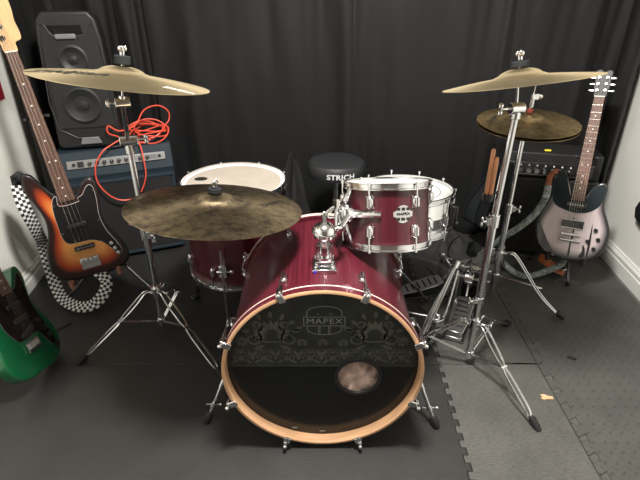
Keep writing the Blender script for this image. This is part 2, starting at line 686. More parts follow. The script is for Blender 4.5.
# ceiling lamp: round flush fixture (out of the frame, the room's light)
lamp = thing('ceiling_lamp', 'round flush ceiling lamp above the drum kit', 'lamp', (0.05, 0.95, 2.4))
MB().lathe([(0, 0), (0.21, 0), (0.21, -0.02), (0.19, -0.035), (0, -0.035)], (0.05, 0.95, 2.4), (0, 0, 1), 32).build('base', M['white_plastic'], lamp)
MB().lathe([(0.185, -0.036), (0.18, -0.05), (0.10, -0.062), (0, -0.064)], (0.05, 0.95, 2.4), (0, 0, 1), 32).build('diffuser', M['lamp_glass'], lamp)

# ------------------------------------------------------------------ foam floor mats with jigsaw edges


def seam(a, b, per, dep, dove=0.25):
    """jigsaw line from a to b (2-D)"""
    a = V((a[0], a[1], 0))
    b = V((b[0], b[1], 0))
    L = (b - a).length
    d = (b - a) / L
    n = V((-d.y, d.x, 0))
    k = max(1, int(L / per))
    st = L / k
    out = [a]
    for i in range(k):
        t0 = (i + .5 - .25) * st
        t1 = (i + .5 + .25) * st
        w_ = st * dove * .4
        out += [a + d * t0 - n * dep / 2, a + d * (t0 - w_) + n * dep / 2, a + d * (t1 + w_) + n * dep / 2, a + d * t1 - n * dep / 2]
    out.append(b)
    return out


def mat_tile(label, sides, m, group=None):
    poly = []
    for s_ in sides:
        poly += s_[:-1]
    # inset very slightly so neighbouring tiles leave a hairline gap
    c = sum((p for p in poly), V((0, 0, 0))) / len(poly)
    n = len(poly)
    ins = []
    for i in range(n):
        e = (poly[(i + 1) % n] - poly[i - 1]).normalized()
        nn = V((-e.y, e.x, 0))
        ins.append(poly[i] + nn * 0.0014)
    mb = MB()
    mb.prism([(p.x, p.y) for p in ins], -0.0195, 0.0)
    o = mb.build('floor_mat', m, smooth=False, bevel=0.0012, seg=1)
    tag(o, label, 'floor mat')
    return o


def rev(s_):
    return list(reversed(s_))


st = lambda a, b: [V((*a, 0)), V((*b, 0))]
yH = 1.445
sB1 = seam((0.437, 0.2), (0.462, yH), 0.055, 0.016, 0.0)
sB2 = seam((0.462, yH), (0.48, 2.80), 0.055, 0.016, 0.0)
sA1 = seam((0.846, 0.2), (0.853, yH), 0.066, 0.030, 0.6)
sA2 = seam((0.853, yH), (0.862, 2.80), 0.066, 0.030, 0.6)
mat_tile('smooth black foam floor mat in the left foreground under the front of the bass drum',
         [st((-1.30, 0.2), (0.437, 0.2)), sB1, st((0.462, yH), (-1.345, yH)), st((-1.345, yH), (-1.30, 0.2))], M['foam_smooth'])
mat_tile('smooth black foam floor mat at the back left under the tripod of the boom stand',
         [st((-1.345, yH), (0.462, yH)), sB2, st((0.48, 2.80), (-1.45, 2.80)), st((-1.45, 2.80), (-1.345, yH))], M['foam_smooth'])
mat_tile('grey textured foam mat strip in front of the right tripod, beside the bass drum',
         [st((0.437, 0.2), (0.846, 0.2)), sA1, st((0.853, yH), (0.462, yH)), rev(sB1)], M['foam_weave'])
mat_tile('dark grey foam mat strip under the pedals at the back right of the kit',
         [st((0.462, yH), (0.853, yH)), sA2, st((0.862, 2.80), (0.48, 2.80)), rev(sB2)], M['foam_grey'])
mat_tile('black foam mat with raised tread pattern and jigsaw edge along the right wall',
         [st((0.846, 0.2), (1.37, 0.2)), st((1.37, 0.2), (1.515, 2.80)), st((1.515, 2.80), (0.862, 2.80)), rev(sA2), rev(sA1)], M['foam_tread'])

# ------------------------------------------------------------------ curtains
path = [(-1.385, 2.245), (-1.39, 2.50), (-1.36, 2.68), (-1.2, 2.715), (-0.6, 2.70), (0.0, 2.66), (0.6, 2.60), (1.1, 2.57), (1.38, 2.56), (1.49, 2.52), (1.505, 2.36)]
cp = spline([(x, y, 0) for x, y in path], 40)
arc = [0]
for i in range(1, len(cp)):
    arc.append(arc[-1] + (cp[i] - cp[i - 1]).length)
LEN = arc[-1]


def cpt(s_):
    s_ = max(0, min(LEN - 1e-6, s_))
    import bisect
    i = min(max(bisect.bisect_right(arc, s_) - 1, 0), len(cp) - 2)
    t = (s_ - arc[i]) / (arc[i + 1] - arc[i])
    p = cp[i].lerp(cp[i + 1], t)
    d = (cp[i + 1] - cp[i]).normalized()
    return p, V((d.y, -d.x, 0))      # normal into the room


def curtain(s0, s1, seed, label, off, per=0.15, amp=0.034):
    rnd = random.Random(seed)
    ph = [rnd.uniform(0, 6) for _ in range(6)]
    W_ = s1 - s0
    nx = int(W_ / 0.006)
    nz = 44
    H0, H1 = 0.004, 2.32
    vs = []
    for j in range(nz + 1):
        z = H0 + (H1 - H0) * j / nz
        for i in range(nx + 1):
            u = s0 + W_ * i / nx
            p, n = cpt(u + 0.012 * math.sin(u * 5 + z * 1.3 + ph[4]))
            a = 2 * PI * u / per + 0.9 * math.sin(u * 6.3 + ph[0]) + 0.25 * math.sin(z * 2.1 + ph[1] + u * 3)
            am = amp * (0.55 + 0.45 * math.sin(u * 4.1 + ph[2] + 0.6 * z)) * (0.75 + 0.25 * math.cos(z * 1.5))
            h = am * (math.sin(a) + 0.35 * math.sin(2 * a + ph[3] + z) + 0.18 * math.sin(3.3 * a + ph[5] - 2 * z))
            h += 0.0035 * math.sin(z * 9 + u * 17 + ph[5]) * math.sin(u * 23 + ph[1])
            h += 0.02 * max(0, 0.12 - z) / 0.12 * math.sin(u * 31 + ph[2])
            vs.append(p + n * (h + off) + V((0, 0, z)))
    fs = []
    for j in range(nz):
        for i in range(nx):
            k = j * (nx + 1) + i
            fs.append((k, k + 1, k + nx + 2, k + nx + 1))
    mb = MB()
    mb.add(vs, fs)
    o = mb.build('curtain', M['curtain'], ang=80)
    sd = o.modifiers.new('thickness', 'SOLIDIFY')
    sd.thickness = 0.002
    return tag(o, label, 'curtain')


curtain(0.0, 0.98, 3, 'black curtain panel in the left corner behind the loudspeaker and blue amplifier', 0.03, 0.20)
curtain(0.95, 1.98, 5, 'black curtain panel hanging behind the floor tom and ride cymbal', 0.035, 0.27, 0.032)
curtain(1.94, 2.75, 8, 'black curtain panel hanging behind the red rack tom and snare drum', 0.03, 0.22)
curtain(2.70, LEN, 11, 'black curtain panel in the right corner behind the silver guitar headstock', 0.03, 0.19)

# ------------------------------------------------------------------ drum helpers


def lug_on(parent, c, out, axis, L, r=0.0105, name='lug'):
    """stubby chrome lug casting on a shell: c centre on the shell, out = outward, axis = along the rod"""
    c = V(c)
    out = V(out).normalized()
    axis = V(axis).normalized()
    mb = MB()
    side = out.cross(axis).normalized()
    rot = Matrix((side, out, axis)).transposed()
    mb.sphere(c + out * 0.006, r, 12, (1.0, 0.9, L / r * 0.5), rot=rot)
    mb.cyl(c + out * 0.012 - axis * L * .30, c + out * 0.012 + axis * L * .30, r * 0.62, n=12)
    mb.box(c + out * 0.001, (r * 1.9, 0.004, L * .8), rot)
    return mb.build(name, M['chrome'], parent)


def badge(parent, c, out, up, Rad, label=None, scale=1.0, txt='MAPEX'):
    """round-ended chrome shield badge bent round a shell of radius Rad; up = shell axis"""
    c = V(c)
    out = V(out).normalized()
    up = V(up).normalized()
    side = up.cross(out).normalized()
    ax = c - out * Rad

    def mp(p, h):
        a = p.x / Rad
        return ax + (out * math.cos(a) + side * math.sin(a)) * (Rad + h) + up * p.y
    s_ = scale
    mb = MB()
    circ = [(0.0185 * s_ * math.cos(t), 0.0205 * s_ * math.sin(t)) for t in [2 * PI * i / 28 for i in range(28)]]
    mb.prism(circ, 0.0003, 0.0018, lambda p: mp(p, p.z))
    bar = [(-.0225 * s_, -.006 * s_), (.0225 * s_, -.006 * s_), (.0225 * s_, .006 * s_), (-.0225 * s_, .006 * s_)]
    bar = [(bar[0][0] + (bar[1][0] - bar[0][0]) * i / 8, bar[0][1]) for i in range(9)] + [(bar[1][0] - (bar[1][0] - bar[0][0]) * i / 8, bar[2][1]) for i in range(9)]
    mb.prism(bar, 0.0003, 0.0026, lambda p: mp(p, p.z))
    o = mb.build('badge', M['chrome'], parent)
    mb = MB()
    for sx in (-1, 0, 1):
        for sy in (-1, 1):
            q = [(sx * .0115 * s_ + dx * .0042 * s_, sy * .0115 * s_ + dy * .0035 * s_) for dx, dy in ((-1, -1), (1, -1), (1, 1), (-1, 1))]
            mb.prism(q, 0.0018, 0.0022, lambda p: mp(p, p.z))
    vs, fs = textmesh(txt, 0.0088 * s_, 0.0003 * s_)
    mb.add([mp(V((v.x * 1.15, v.y, 0)), 0.0029) for v in vs], fs)
    mb.build('lettering', M['ink'], o, origin=None)
    return o


def hoop(parent, c, axis, rad, h, name, flange=True, m='chrome'):
    """triple-flanged metal hoop, bottom at c, h along axis"""
    mb = MB()
    pr = [(rad, 0), (rad + 0.010, 0), (rad + 0.010, 0.003), (rad + 0.003, 0.005), (rad + 0.003, h - 0.003), (rad + 0.009, h - 0.001), (rad + 0.009, h + 0.0015), (rad, h + 0.001), (rad - 0.0005, h - 0.004)]
    mb.lathe(pr, c, axis, 56, closed=True)
    return mb.build(name, M[m], parent, ang=50)


# ------------------------------------------------------------------ bass drum
BX, BY0, BY1, BZ, BR = 0.008, 1.058, 1.545, 0.308, 0.280
bd = thing('bass_drum', 'large red wood-grain bass drum with black patterned front head and pale wooden hoop', 'drum', (BX, 1.3, 0))
cF = V((BX, BY0, BZ))
mb = MB()
n_ = 96
mb.lathe([(BR - 0.004, 0.037), (BR, 0.037), (BR, 0.455), (BR - 0.004, 0.455)], cF, (0, 1, 0), n_, closed=True)
mb.build('shell', M['red_wrap_y'], bd, ang=40)
# front wooden hoop, protruding in front of the head
def wood_hoop(name, y0, fl):
    """wooden hoop: red outside with a cream inlay line, bare maple edge and inside"""
    d = 1 if fl else -1
    ia, ib = (0.022, 0.0265) if fl else (0.010, 0.027)
    P = [(BR + 0.001, 0.0), (BR + 0.0065, 0.0), (BR + 0.0105, 0.0025), (BR + 0.012, ia), (BR + 0.012, ib), (BR + 0.012, 0.040), (BR + 0.001, 0.040), (BR - 0.001, 0.038), (BR - 0.001, 0.002)]
    P = [(r_, h * d) for r_, h in P]
    return MB().lathe(P, (BX, y0, BZ), (0, 1, 0), n_, closed=True, mis=[0, 0, 1, 2, 1, 1, 0, 0, 0]).build(name, [M['maple_hoop'], M['red_wrap_y'], M['cream_hoop']], bd, ang=40)


ho = wood_hoop('front_hoop', BY0, True)
wood_hoop('rear_hoop', BY0 + 0.485, False)
# front head with port hole
HY = BY0 + 0.033
HC = V((0.113, 0, 0.272))
HR = 0.062
mb = MB()
Nn = 96
vs = []
for i in range(Nn):
    a = 2 * PI * i / Nn
    vs.append((HC.x + HR * math.cos(a), HY, HC.z + HR * math.sin(a)))
for i in range(Nn):
    a = 2 * PI * i / Nn
    # ray from the hole's centre to the rim
    d = V((math.cos(a), 0, math.sin(a)))
    o_ = V((HC.x - BX, 0, HC.z - BZ))
    bb = o_.dot(d)
    t = -bb + math.sqrt(bb * bb - (o_.length_squared - (BR - 0.001) ** 2))
    vs.append((HC.x + d.x * t, HY, HC.z + d.z * t))
fs = [(i, (i + 1) % Nn, Nn + (i + 1) % Nn, Nn + i) for i in range(Nn)]
mb.add(vs, fs)
hd = mb.build('front_head', M['head_black'], bd, smooth=False)
sd = hd.modifiers.new('thickness', 'SOLIDIFY')
sd.thickness = 0.0008
MB().lathe([(HR + 0.009, -0.0008), (HR + 0.008, -0.004), (HR - 0.001, -0.005), (HR - 0.003, 0.002), (HR + 0.002, 0.004)], (HC.x, HY, HC.z), (0, 1, 0), 48, closed=True).build('port_ring', M['black_plastic'], bd)
# matte printed field (upper part of the head) cut round the port hole
FY = HY - 0.0009
FZ = 0.311
poly = []
ang0 = math.asin((FZ - BZ) / (BR - 0.003))
nseg = 60
for i in range(nseg + 1):
    a = ang0 + (PI - 2 * ang0) * i / nseg
    poly.append((BX + (BR - 0.003) * math.cos(a), BZ + (BR - 0.003) * math.sin(a)))
mb = MB()
# strip with the hole's top excluded
hw = math.sqrt(max(0, (HR + .009) ** 2 - (FZ - HC.z) ** 2)) if HR + .009 > FZ - HC.z else 0
low = []
if hw:
    a0 = math.asin((FZ - HC.z) / (HR + .009))
    for i in range(13):
        a = (PI - a0) - (PI - 2 * a0) * i / 12
        low.append((HC.x + (HR + .009) * math.cos(a), HC.z + (HR + .009) * math.sin(a)))
poly = poly + low
mb.prism(poly, 0, 0.0003, lambda p: V((p.x, FY - p.z, p.y)))
pf = mb.build('printed_field', M['head_print'], hd, smooth=False)

# ornaments: scrolls and leaves lying on the printed field
orn = MB()


def okpt(x, z):
    return (x - BX) ** 2 + (z - BZ) ** 2 < (BR - 0.012) ** 2 and z > FZ + 0.002 and (x - HC.x) ** 2 + (z - HC.z) ** 2 > (HR + 0.012) ** 2


def ribbon2(pts, w0, w1):
    vs = []
    fs = []
    N = len(pts)
    for i, p in enumerate(pts):
        q = pts[min(i + 1, N - 1)]
        r_ = pts[max(i - 1, 0)]
        dx, dz = q[0] - r_[0], q[1] - r_[1]
        L = math.hypot(dx, dz) or 1
        w_ = w0 + (w1 - w0) * i / (N - 1)
        vs.append((p[0] - dz / L * w_, FY - 0.0006, p[1] + dx / L * w_))
        vs.append((p[0] + dz / L * w_, FY - 0.0006, p[1] - dx / L * w_))
    for i in range(N - 1):
        if okpt(*pts[i]) and okpt(*pts[i + 1]):
            fs.append((2 * i, 2 * i + 1, 2 * i + 3, 2 * i + 2))
    if fs:
        orn.add(vs, fs)


def scroll(x, z, r, a0, turns, sgn, w_=0.0022):
    pts = []
    n = 26
    for i in range(n + 1):
        t = i / n
        a = a0 + sgn * turns * 2 * PI * t
        rr = r * (1 - 0.82 * t)
        pts.append((x + rr * math.cos(a), z + rr * math.sin(a)))
    ribbon2(pts, w_, w_ * 0.6)
    orn_leaf(pts[-1][0], pts[-1][1], a0, r * 0.28, r * .2)


def orn_leaf(x, z, a, L, W_):
    n = 7
    pts = []
    for i in range(n + 1):
        t = i / n
        pts.append((t * L, W_ * math.sin(PI * t)))
    for i in range(n - 1, 0, -1):
        t = i / n
        pts.append((t * L, -W_ * math.sin(PI * t)))
    q = [(x + p[0] * math.cos(a) - p[1] * math.sin(a), z + p[0] * math.sin(a) + p[1] * math.cos(a)) for p in pts]
    if all(okpt(*p) for p in q):
        orn.add([(p[0], FY - 0.0006, p[1]) for p in q], [tuple(range(len(q)))])


# lower repeating band
z0 = FZ + 0.036
for k in range(-4, 5):
    x = BX + k * 0.066 - 0.004
    for s_ in (-1, 1):
        scroll(x + s_ * 0.016, z0, 0.014, -PI / 2, 0.9, s_)
        scroll(x + s_ * 0.020, z0 + 0.020, 0.009, PI / 2, 0.8, -s_, 0.0017)
        orn_leaf(x + s_ * 0.004, z0 - 0.022, PI / 2 - s_ * 0.9, 0.022, 0.004)
        orn_leaf(x + s_ * 0.002, z0 + 0.004, PI / 2 - s_ * .45, 0.026, 0.005)
    orn_leaf(x, z0 - 0.012, PI / 2, 0.032, 0.006)
    orn_leaf(x + 0.033, z0 - 0.016, PI / 2, 0.026, 0.004)
    orn_leaf(x + 0.033, z0 + 0.012, PI / 2, 0.014, 0.004)
for zz in (FZ + 0.006, FZ + 0.066):
    ribbon2([(BX - 0.27 + 0.009 * i, zz) for i in range(61)], 0.0008, 0.0008)
# big damask bursts either side
for cx in (-0.145, 0.145):
    x, z = BX + cx, FZ + 0.118
    for i in range(11):
        a = R(-20 + 22 * i)
        orn_leaf(x + 0.016 * math.cos(a), z + 0.016 * math.sin(a), a, 0.036, 0.0062)
    for i in range(7):
        a = R(12 + 26 * i)
        orn_leaf(x + 0.060 * math.cos(a), z + 0.056 * math.sin(a), a, 0.026, 0.006)
    for s_ in (-1, 1):
        scroll(x + s_ * 0.052, z - 0.014, 0.028, PI / 2, 1.2, s_, 0.0036)
        scroll(x + s_ * 0.040, z + 0.032, 0.019, -PI / 2, 1.1, -s_, 0.003)
        orn_leaf(x + s_ * 0.062, z + 0.012, PI / 2 - s_ * 1.0, 0.034, 0.006)
        orn_leaf(x + s_ * 0.02, z - 0.036, -PI / 2 + s_ * 1.1, 0.040, 0.006)
    ribbon2([(x + 0.052 * math.cos(t), z + 0.026 * math.sin(t)) for t in [PI + PI * i / 20 for i in range(21)]], 0.0024, 0.0024)
for cx in (-0.058, 0.0, 0.058):
    x, z = BX + cx, FZ + 0.088
    for i in range(7):
        a = R(-30 + 40 * i)
        orn_leaf(x, z, a, 0.017, 0.0038)
for cx in (-0.228, 0.228):
    x, z = BX + cx, FZ + 0.094
    for i in range(8):
        orn_leaf(x, z, R(45 * i), 0.020, 0.0045)
orn.build('ornament_print', M['ornament'], hd, smooth=False)

# shield emblem
mb = MB()
ex, ez = BX + 0.004, 0.474
fn = lambda p: V((p[0], FY - 0.0010, p[1]))


def strip(pts, w_):
    vs = []
    N = len(pts)
    for i, p in enumerate(pts):
        q = pts[min(i + 1, N - 1)]
        r_ = pts[max(i - 1, 0)]
        dx, dz = q[0] - r_[0], q[1] - r_[1]
        L = math.hypot(dx, dz) or 1
        vs += [fn((p[0] - dz / L * w_, p[1] + dx / L * w_)), fn((p[0] + dz / L * w_, p[1] - dx / L * w_))]
    mb.add(vs, [(2 * i, 2 * i + 1, 2 * i + 3, 2 * i + 2) for i in range(N - 1)])


ew = 0.0008
up_ = [(ex - 0.048, ez + 0.018), (ex - 0.048, ez + 0.033)] + [(ex + 0.048 * math.cos(t), ez + 0.033 + 0.020 * math.sin(t)) for t in [PI - PI * i / 16 for i in range(1, 16)]] + [(ex + 0.048, ez + 0.033), (ex + 0.048, ez + 0.018)]
strip(up_, ew)
strip([(ex - 0.048, ez - 0.014), (ex - 0.048, ez - 0.024)] + [(ex + 0.048 * math.cos(t), ez - 0.024 + 0.020 * math.sin(t)) for t in [PI + PI * i / 16 for i in range(1, 16)]] + [(ex + 0.048, ez - 0.024), (ex + 0.048, ez - 0.014)], ew)
strip([(ex - 0.057, ez - 0.013), (ex + 0.057, ez - 0.013)], ew)
strip([(ex - 0.057, ez + 0.017), (ex + 0.057, ez + 0.017)], ew)
strip([(ex - 0.057, ez - 0.013), (ex - 0.057, ez + 0.017)], ew)
strip([(ex + 0.057, ez - 0.013), (ex + 0.057, ez + 0.017)], ew)
for s_ in (-.016, -.012, .012, .016):
    strip([(ex + s_, ez - 0.014), (ex + s_, ez - 0.042)], ew * .8)
for s_ in (-1, 1):
    strip([(ex + s_ * .015, ez + .026), (ex + s_ * .018, ez + .0295), (ex + s_ * .021, ez + .026)], ew)
vs, fs = textmesh('MAPEX', 0.0255, 0.0, spacing=1.1)
mb.add([fn((ex + v.x * 1.18, ez + 0.002 + v.y)) for v in vs], fs)
mb.build('emblem', M['logo_grey'], hd, smooth=False)
# little label marks at the foot of the head
mb = MB()
for (x, w_) in ((-0.088, 0.008), (0.0, 0.009)):
    a = math.asin(x / 0.268)
    MB().box((BX + x, HY - 0.0012, BZ - 0.268 * math.cos(a) + 0.004), (w_ * 2, 0.0006, 0.005)).build('label_mark', M['logo_grey'], hd, smooth=False)
# rear batter head
MB().lathe([(0.001, 0.46), (BR - 0.002, 0.46), (BR - 0.002, 0.4612), (0.001, 0.4612)], cF, (0, 1, 0), 64, closed=True).build('batter_head', M['head_black'], bd)


def claw(ang, yy, sgn):
    """claw hook + tension rod + lug at one of the hoop's eight stations"""
    o_ = V((math.cos(ang), 0, math.sin(ang)))
    tang = V((-math.sin(ang), 0, math.cos(ang)))
    rim = V((BX, yy, BZ)) + o_ * (BR + 0.015)
    rot = Matrix((tang, V((0, 1, 0)), o_)).transposed()
    mb = MB()
    mb.box(rim + V((0, sgn * 0.018, 0)) + o_ * 0.004, (0.018, 0.044, 0.006), rot)
    mb.box(rim + V((0, -sgn * 0.004, 0)) - o_ * 0.007, (0.020, 0.006, 0.024), rot)
    mb.box(rim + V((0, sgn * 0.006, 0)) + o_ * 0.009, (0.013, 0.016, 0.010), rot)
    cl = mb.build('claw_hook', M['chrome'], bd, bevel=0.002)
    mb = MB()
    hp = rim + V((0, -sgn * 0.014, 0)) + o_ * 0.011
    mb.cyl(hp, hp + V((0, sgn * 0.020, 0)), 0.0055, n=10)
    mb.sphere(hp, 0.0062, 10)
    mb.cyl(hp, hp + V((0, sgn * 0.105, 0)) - o_ * 0.006, 0.003, n=8)
    mb.build('tension_rod', M['chrome'], cl)
    lg = V((BX, yy + sgn * 0.105, BZ)) + o_ * BR
    lug_on(bd, lg, o_, (0, 1, 0), 0.042, 0.010)


for k in range(8):
    a = R(22.5 + 45 * k)
    claw(a, BY0, 1)
    claw(a, BY0 + 0.485, -1)

# spurs
for sx, foot in ((-1, (-0.381, 1.160, 0.0)), (1, (0.386, 1.140, 0.0))):
    foot = V(foot)
    top = V((BX + sx * 0.272, 1.235, 0.27))
    dd = (foot - top).normalized()
    mb = MB()
    mb.cyl(top - dd * 0.03, foot - dd * 0.03, 0.0065, n=12)
    mb.cyl(top - dd * .02, top + dd * .16, 0.0085, n=12)
    sp = mb.build('spur', M['chrome'], bd)
    mb = MB()
    mb.sphere(top - V((sx * 0.004, 0, 0)), 0.022, 12, (0.6, 1, 1))
    mb.box(top - V((sx * 0.006, 0, 0)), (0.012, 0.05, 0.06))
    mb.build('bracket', M['chrome'], sp, bevel=0.003)
    mb = MB()
    q = foot - dd * 0.075
    mb.cyl(q - V((0.024, 0, 0)), q + V((0.024, 0, 0)), 0.0028, n=8)
    mb.sphere(q + V((0.024, 0, 0)), 0.006, 8)
    mb.cyl(q - dd * .008, q + dd * .008, 0.010, n=12)
    mb.build('wing_screw', M['chrome'], sp)
    mb = MB()
    mb.lathe([(0.001, -0.002), (0.009, 0.0), (0.0125, 0.006), (0.0125, 0.034), (0.010, 0.042), (0.001, 0.043)], foot + V((0, 0, 0.003)), -dd, 14)
    mb.build('rubber_foot', M['rubber'], sp)

# tom mount on top of the bass shell
TM = V((0.012, 1.205, BZ + BR))
mb = MB()
mb.prism([(-.034, -.045), (.034, -.045), (.030, .034), (.020, .045), (-.020, .045), (-.030, .034)], -0.001, 0.010, lambda p: TM + p)
mb.prism([(-.026, -.026), (.026, -.026), (.018, .028), (-.018, .028)], 0.010, 0.024, lambda p: TM + p)
for sx in (-1, 1):
    for sy in (-1, 1):
        mb.cyl(TM + V((sx * .024, sy * .032, .010)), TM + V((sx * .024, sy * .032, .016)), 0.0055, n=10)
mt = mb.build('tom_mount', M['chrome'], bd, bevel=0.0025)
mb = MB()
mb.cyl(TM + V((0, 0, .02)), TM + V((0, 0.0, .085)), 0.017, n=18)
mb.cyl(TM + V((0, 0, .024)), TM + V((0, 0.0, .034)), 0.024, n=18)
for sx in (-1, 1):
    mb.cyl(TM + V((sx * .019, -.004, .03)), TM + V((sx * .019, -.004, .07)), 0.0055, n=10)
mb.build('mount_post', M['chrome'], mt)
mb = MB()
bc = TM + V((0, 0.0, .107))
mb.sphere(bc, 0.033, 18, (1, 1, .88))
mb.lathe([(0.030, -.006), (0.0345, -.004), (0.0345, .004), (0.030, .006)], bc, (0.25, -0.1, 1), 24)
mb.cyl(bc + V((0, 0, .026)), bc + V((0, 0, .05)), 0.007, n=10)
mb.sphere(bc + V((0, 0, .052)), 0.009, 10, (1.0, .6, 1))
mb.tube([bc + V((0, 0, .05)), bc + V((.010, 0, .062)), bc + V((.020, 0, .072))], 0.0042, 8)
mb.build('ball_clamp', M['chrome'], mt)
arm0 = bc + V((0.02, 0.01, -0.002))
ARM = [arm0, arm0 + V((0.03, 0.03, 0.0)), V((0.083, 1.27, 0.715)), V((0.088, 1.275, 0.745)), V((0.090, 1.278, 0.80))]
MB().tube(ARM[:3], 0.0075, 10).build('ell_arm', M['chrome'], mt)
mb = MB()
mb.box(TM + V((-.026, -.046, .004)), (.010, .002, .008))
mb.build('sticker', M['purple_sticker'], mt, smooth=False)

# ------------------------------------------------------------------ rack tom
ta = V((-0.02, 0.29, 0.957)).normalized()      # axis, leaning towards the drummer
tt = V((0.208, 1.424, 0.752))               # centre of the top head
TR, TH = 0.1275, 0.176
rt = thing('rack_tom', 'small red rack tom with chrome hoops mounted above the bass drum', 'drum', tt - ta * TH)
tb = tt - ta * TH
mb = MB()
mb.lathe([(TR - .006, 0), (TR, 0), (TR, TH - .004), (TR - .006, TH - .004)], (0, 0, 0), (0, 0, 1), 64, closed=True)
sh_ = mb.build('shell', M['red_wrap_z'], None, ang=40)
sh_.parent = rt
sh_.rotation_mode = 'QUATERNION'
sh_.rotation_quaternion = V((0, 0, 1)).rotation_difference(ta)
MB().lathe([(0.001, TH), (TR - 0.002, TH), (TR + 0.002, TH - .004), (TR + .001, TH - .008)], tb, ta, 56).build('top_head', M['head_white'], rt)
MB().lathe([(0.001, -0.001), (TR, -0.001), (TR + .001, .004)], tb, ta, 56).build('bottom_head', M['head_white'], rt)
hoop(rt, tb + ta * (TH - .010), ta, TR + .001, 0.019, 'top_hoop')
hoop(rt, tb - ta * .014, ta, TR + .001, 0.019, 'bottom_hoop')
tx, ty, _ = frame(ta)
front = (V((0, -1, 0)) - ta * V((0, -1, 0)).dot(ta)).normalized()
side_ = ta.cross(front).normalized()


def around(deg):
    a = R(deg)
    return front * math.cos(a) + side_ * math.sin(a)


for k in range(6):
    o_ = around(-29 + 60 * k)
    for zc, s_ in ((TH - .045, 1), (.045, -1)):
        lug_on(rt, tb + ta * zc + o_ * TR, o_, ta, 0.042, 0.0125)
        mb = MB()
        e = tb + ta * (TH + .012 if s_ > 0 else -.018) + o_ * (TR + .010)
        mb.cyl(tb + ta * zc + o_ * (TR + .011), e, 0.0026, n=8)
        mb.cyl(e, e - ta * s_ * .010, 0.0048, n=8)
        mb.build('tension_rod', M['chrome'], rt)
bo = around(14)
badge(rt, tb + ta * (TH * .55) + bo * TR, bo, ta, TR, scale=1.28)
# suspension mount on the left of the tom, gripping the ell arm
mo = around(-62)
mc = tb + ta * (TH * .55) + mo * (TR + .028)
mb = MB()
mb.cyl(mc + mo * .006, mc - mo * .012, 0.036, n=24)
mb.cyl(mc + mo * .018, mc + mo * .006, 0.027, n=24)
mb.sphere(mc + mo * .014, 0.016, 14)
brk = mb.build('mount_bracket', M['chrome'], rt, bevel=0.002)
mb = MB()
for a_, zf, r0 in ((-14, .55, .015), (-98, .55, .013), (-62, .98, .013), (-62, .02, .013)):
    q = around(a_)
    end = tb + ta * (TH * zf) + q * (TR + .004)
    md = (mc + end) / 2 + q * .006
    mb.tube([mc, md, end], [r0, r0 * .75, r0 * .55], 8)
mb.build('mount_arm', M['chrome'], brk)
mb = MB()
jc = mc + mo * .020 + V((0, -.004, -.012))
mb.cyl(jc - ta * .028, jc + ta * .028, 0.012, n=12)
mb.tube([jc + V((-.01, 0, 0)), jc + V((-.03, -.006, .002)), jc + V((-.036, -.008, .018))], 0.004, 8)
mb.sphere(jc + V((0, 0, -.035)), 0.010, 10)
mb.build('arm_clamp', M['chrome'], brk)
# the arm from the ball clamp up to the clamp belongs to the bass drum's mount
pts = spline([arm0, arm0 + V((.028, .012, .004)), jc - ta * .05, jc - ta * .02, jc + ta * .055], 6)
MB().tube(pts, 0.0062, 10).build('tom_arm', M['chrome'], mt)

# ------------------------------------------------------------------ generic drum (upright)


def legs_hit():
    pass


# floor tom
FC = V((-0.338, 1.803, 0))
FR, FT0, FT1 = 0.2, 0.245, 0.610
ft = thing('floor_tom', 'large dark red floor tom with cream head standing on legs behind the ride cymbal', 'drum', FC)
MB().lathe([(FR - .007, FT0), (FR, FT0), (FR, FT1 - .004), (FR - .007, FT1 - .004)], FC, (0, 0, 1), 72, closed=True).build('shell', M['red_wrap_z'], ft, ang=40)
hd_ = MB().lathe([(0.001, FT1), (FR - .004, FT1), (FR + .001, FT1 - .005), (FR + .001, FT1 - .010)], FC, (0, 0, 1), 64).build('top_head', M['head_coated'], ft)
MB().lathe([(0.001, FT0 - .001), (FR - .001, FT0 - .001), (FR, FT0 + .004)], FC, (0, 0, 1), 64).build('bottom_head', M['head_coated'], ft)
hoop(ft, FC + V((0, 0, FT1 - .012)), (0, 0, 1), FR + .001, 0.022, 'top_hoop', m='chrome')
MB().lathe([(FR - .015, 0.0004), (FR - .001, 0.0006), (FR - .001, .001), (FR - .015, .0010)], FC + V((0, 0, FT1)), (0, 0, 1), 64, closed=True).build('head_rim', M['white_plastic'], hd_)
hoop(ft, FC + V((0, 0, FT0 - .012)), (0, 0, 1), FR + .001, 0.022, 'bottom_hoop')
mb = MB()
lc = FC + V((-0.135, 0.03, FT1 + .0007))
mb.prism([(0.026 * math.cos(t), 0.020 * math.sin(t)) for t in [2 * PI * i / 24 for i in range(24)]], 0, .0004, lambda p: lc + p)
lb = mb.build('head_logo', M['ink'], hd_, smooth=False)
mb = MB()
for i in (-1, 0, 1):
    mb.box(lc + V((i * .014, 0, .0007)), (.009, .013, .0003))
mb.build('logo_mark', M['cymbal_dirty'], lb, smooth=False)
for k in range(8):
    a = R(-112 + 45 * k)
    o_ = V((math.cos(a), math.sin(a), 0))
    for zc, s_ in ((FT1 - .065, 1), (FT0 + .065, -1)):
        lug_on(ft, FC + o_ * FR + V((0, 0, zc)), o_, (0, 0, 1), 0.040, 0.010)
        mb = MB()
        e = FC + o_ * (FR + .010) + V((0, 0, FT1 + .014 if s_ > 0 else FT0 - .016))
        mb.cyl(FC + o_ * (FR + .010) + V((0, 0, zc)), e, 0.0027, n=8)
        mb.cyl(e, e - V((0, 0, s_ * .012)), 0.005, n=8)
        mb.build('tension_rod', M['chrome'], ft)
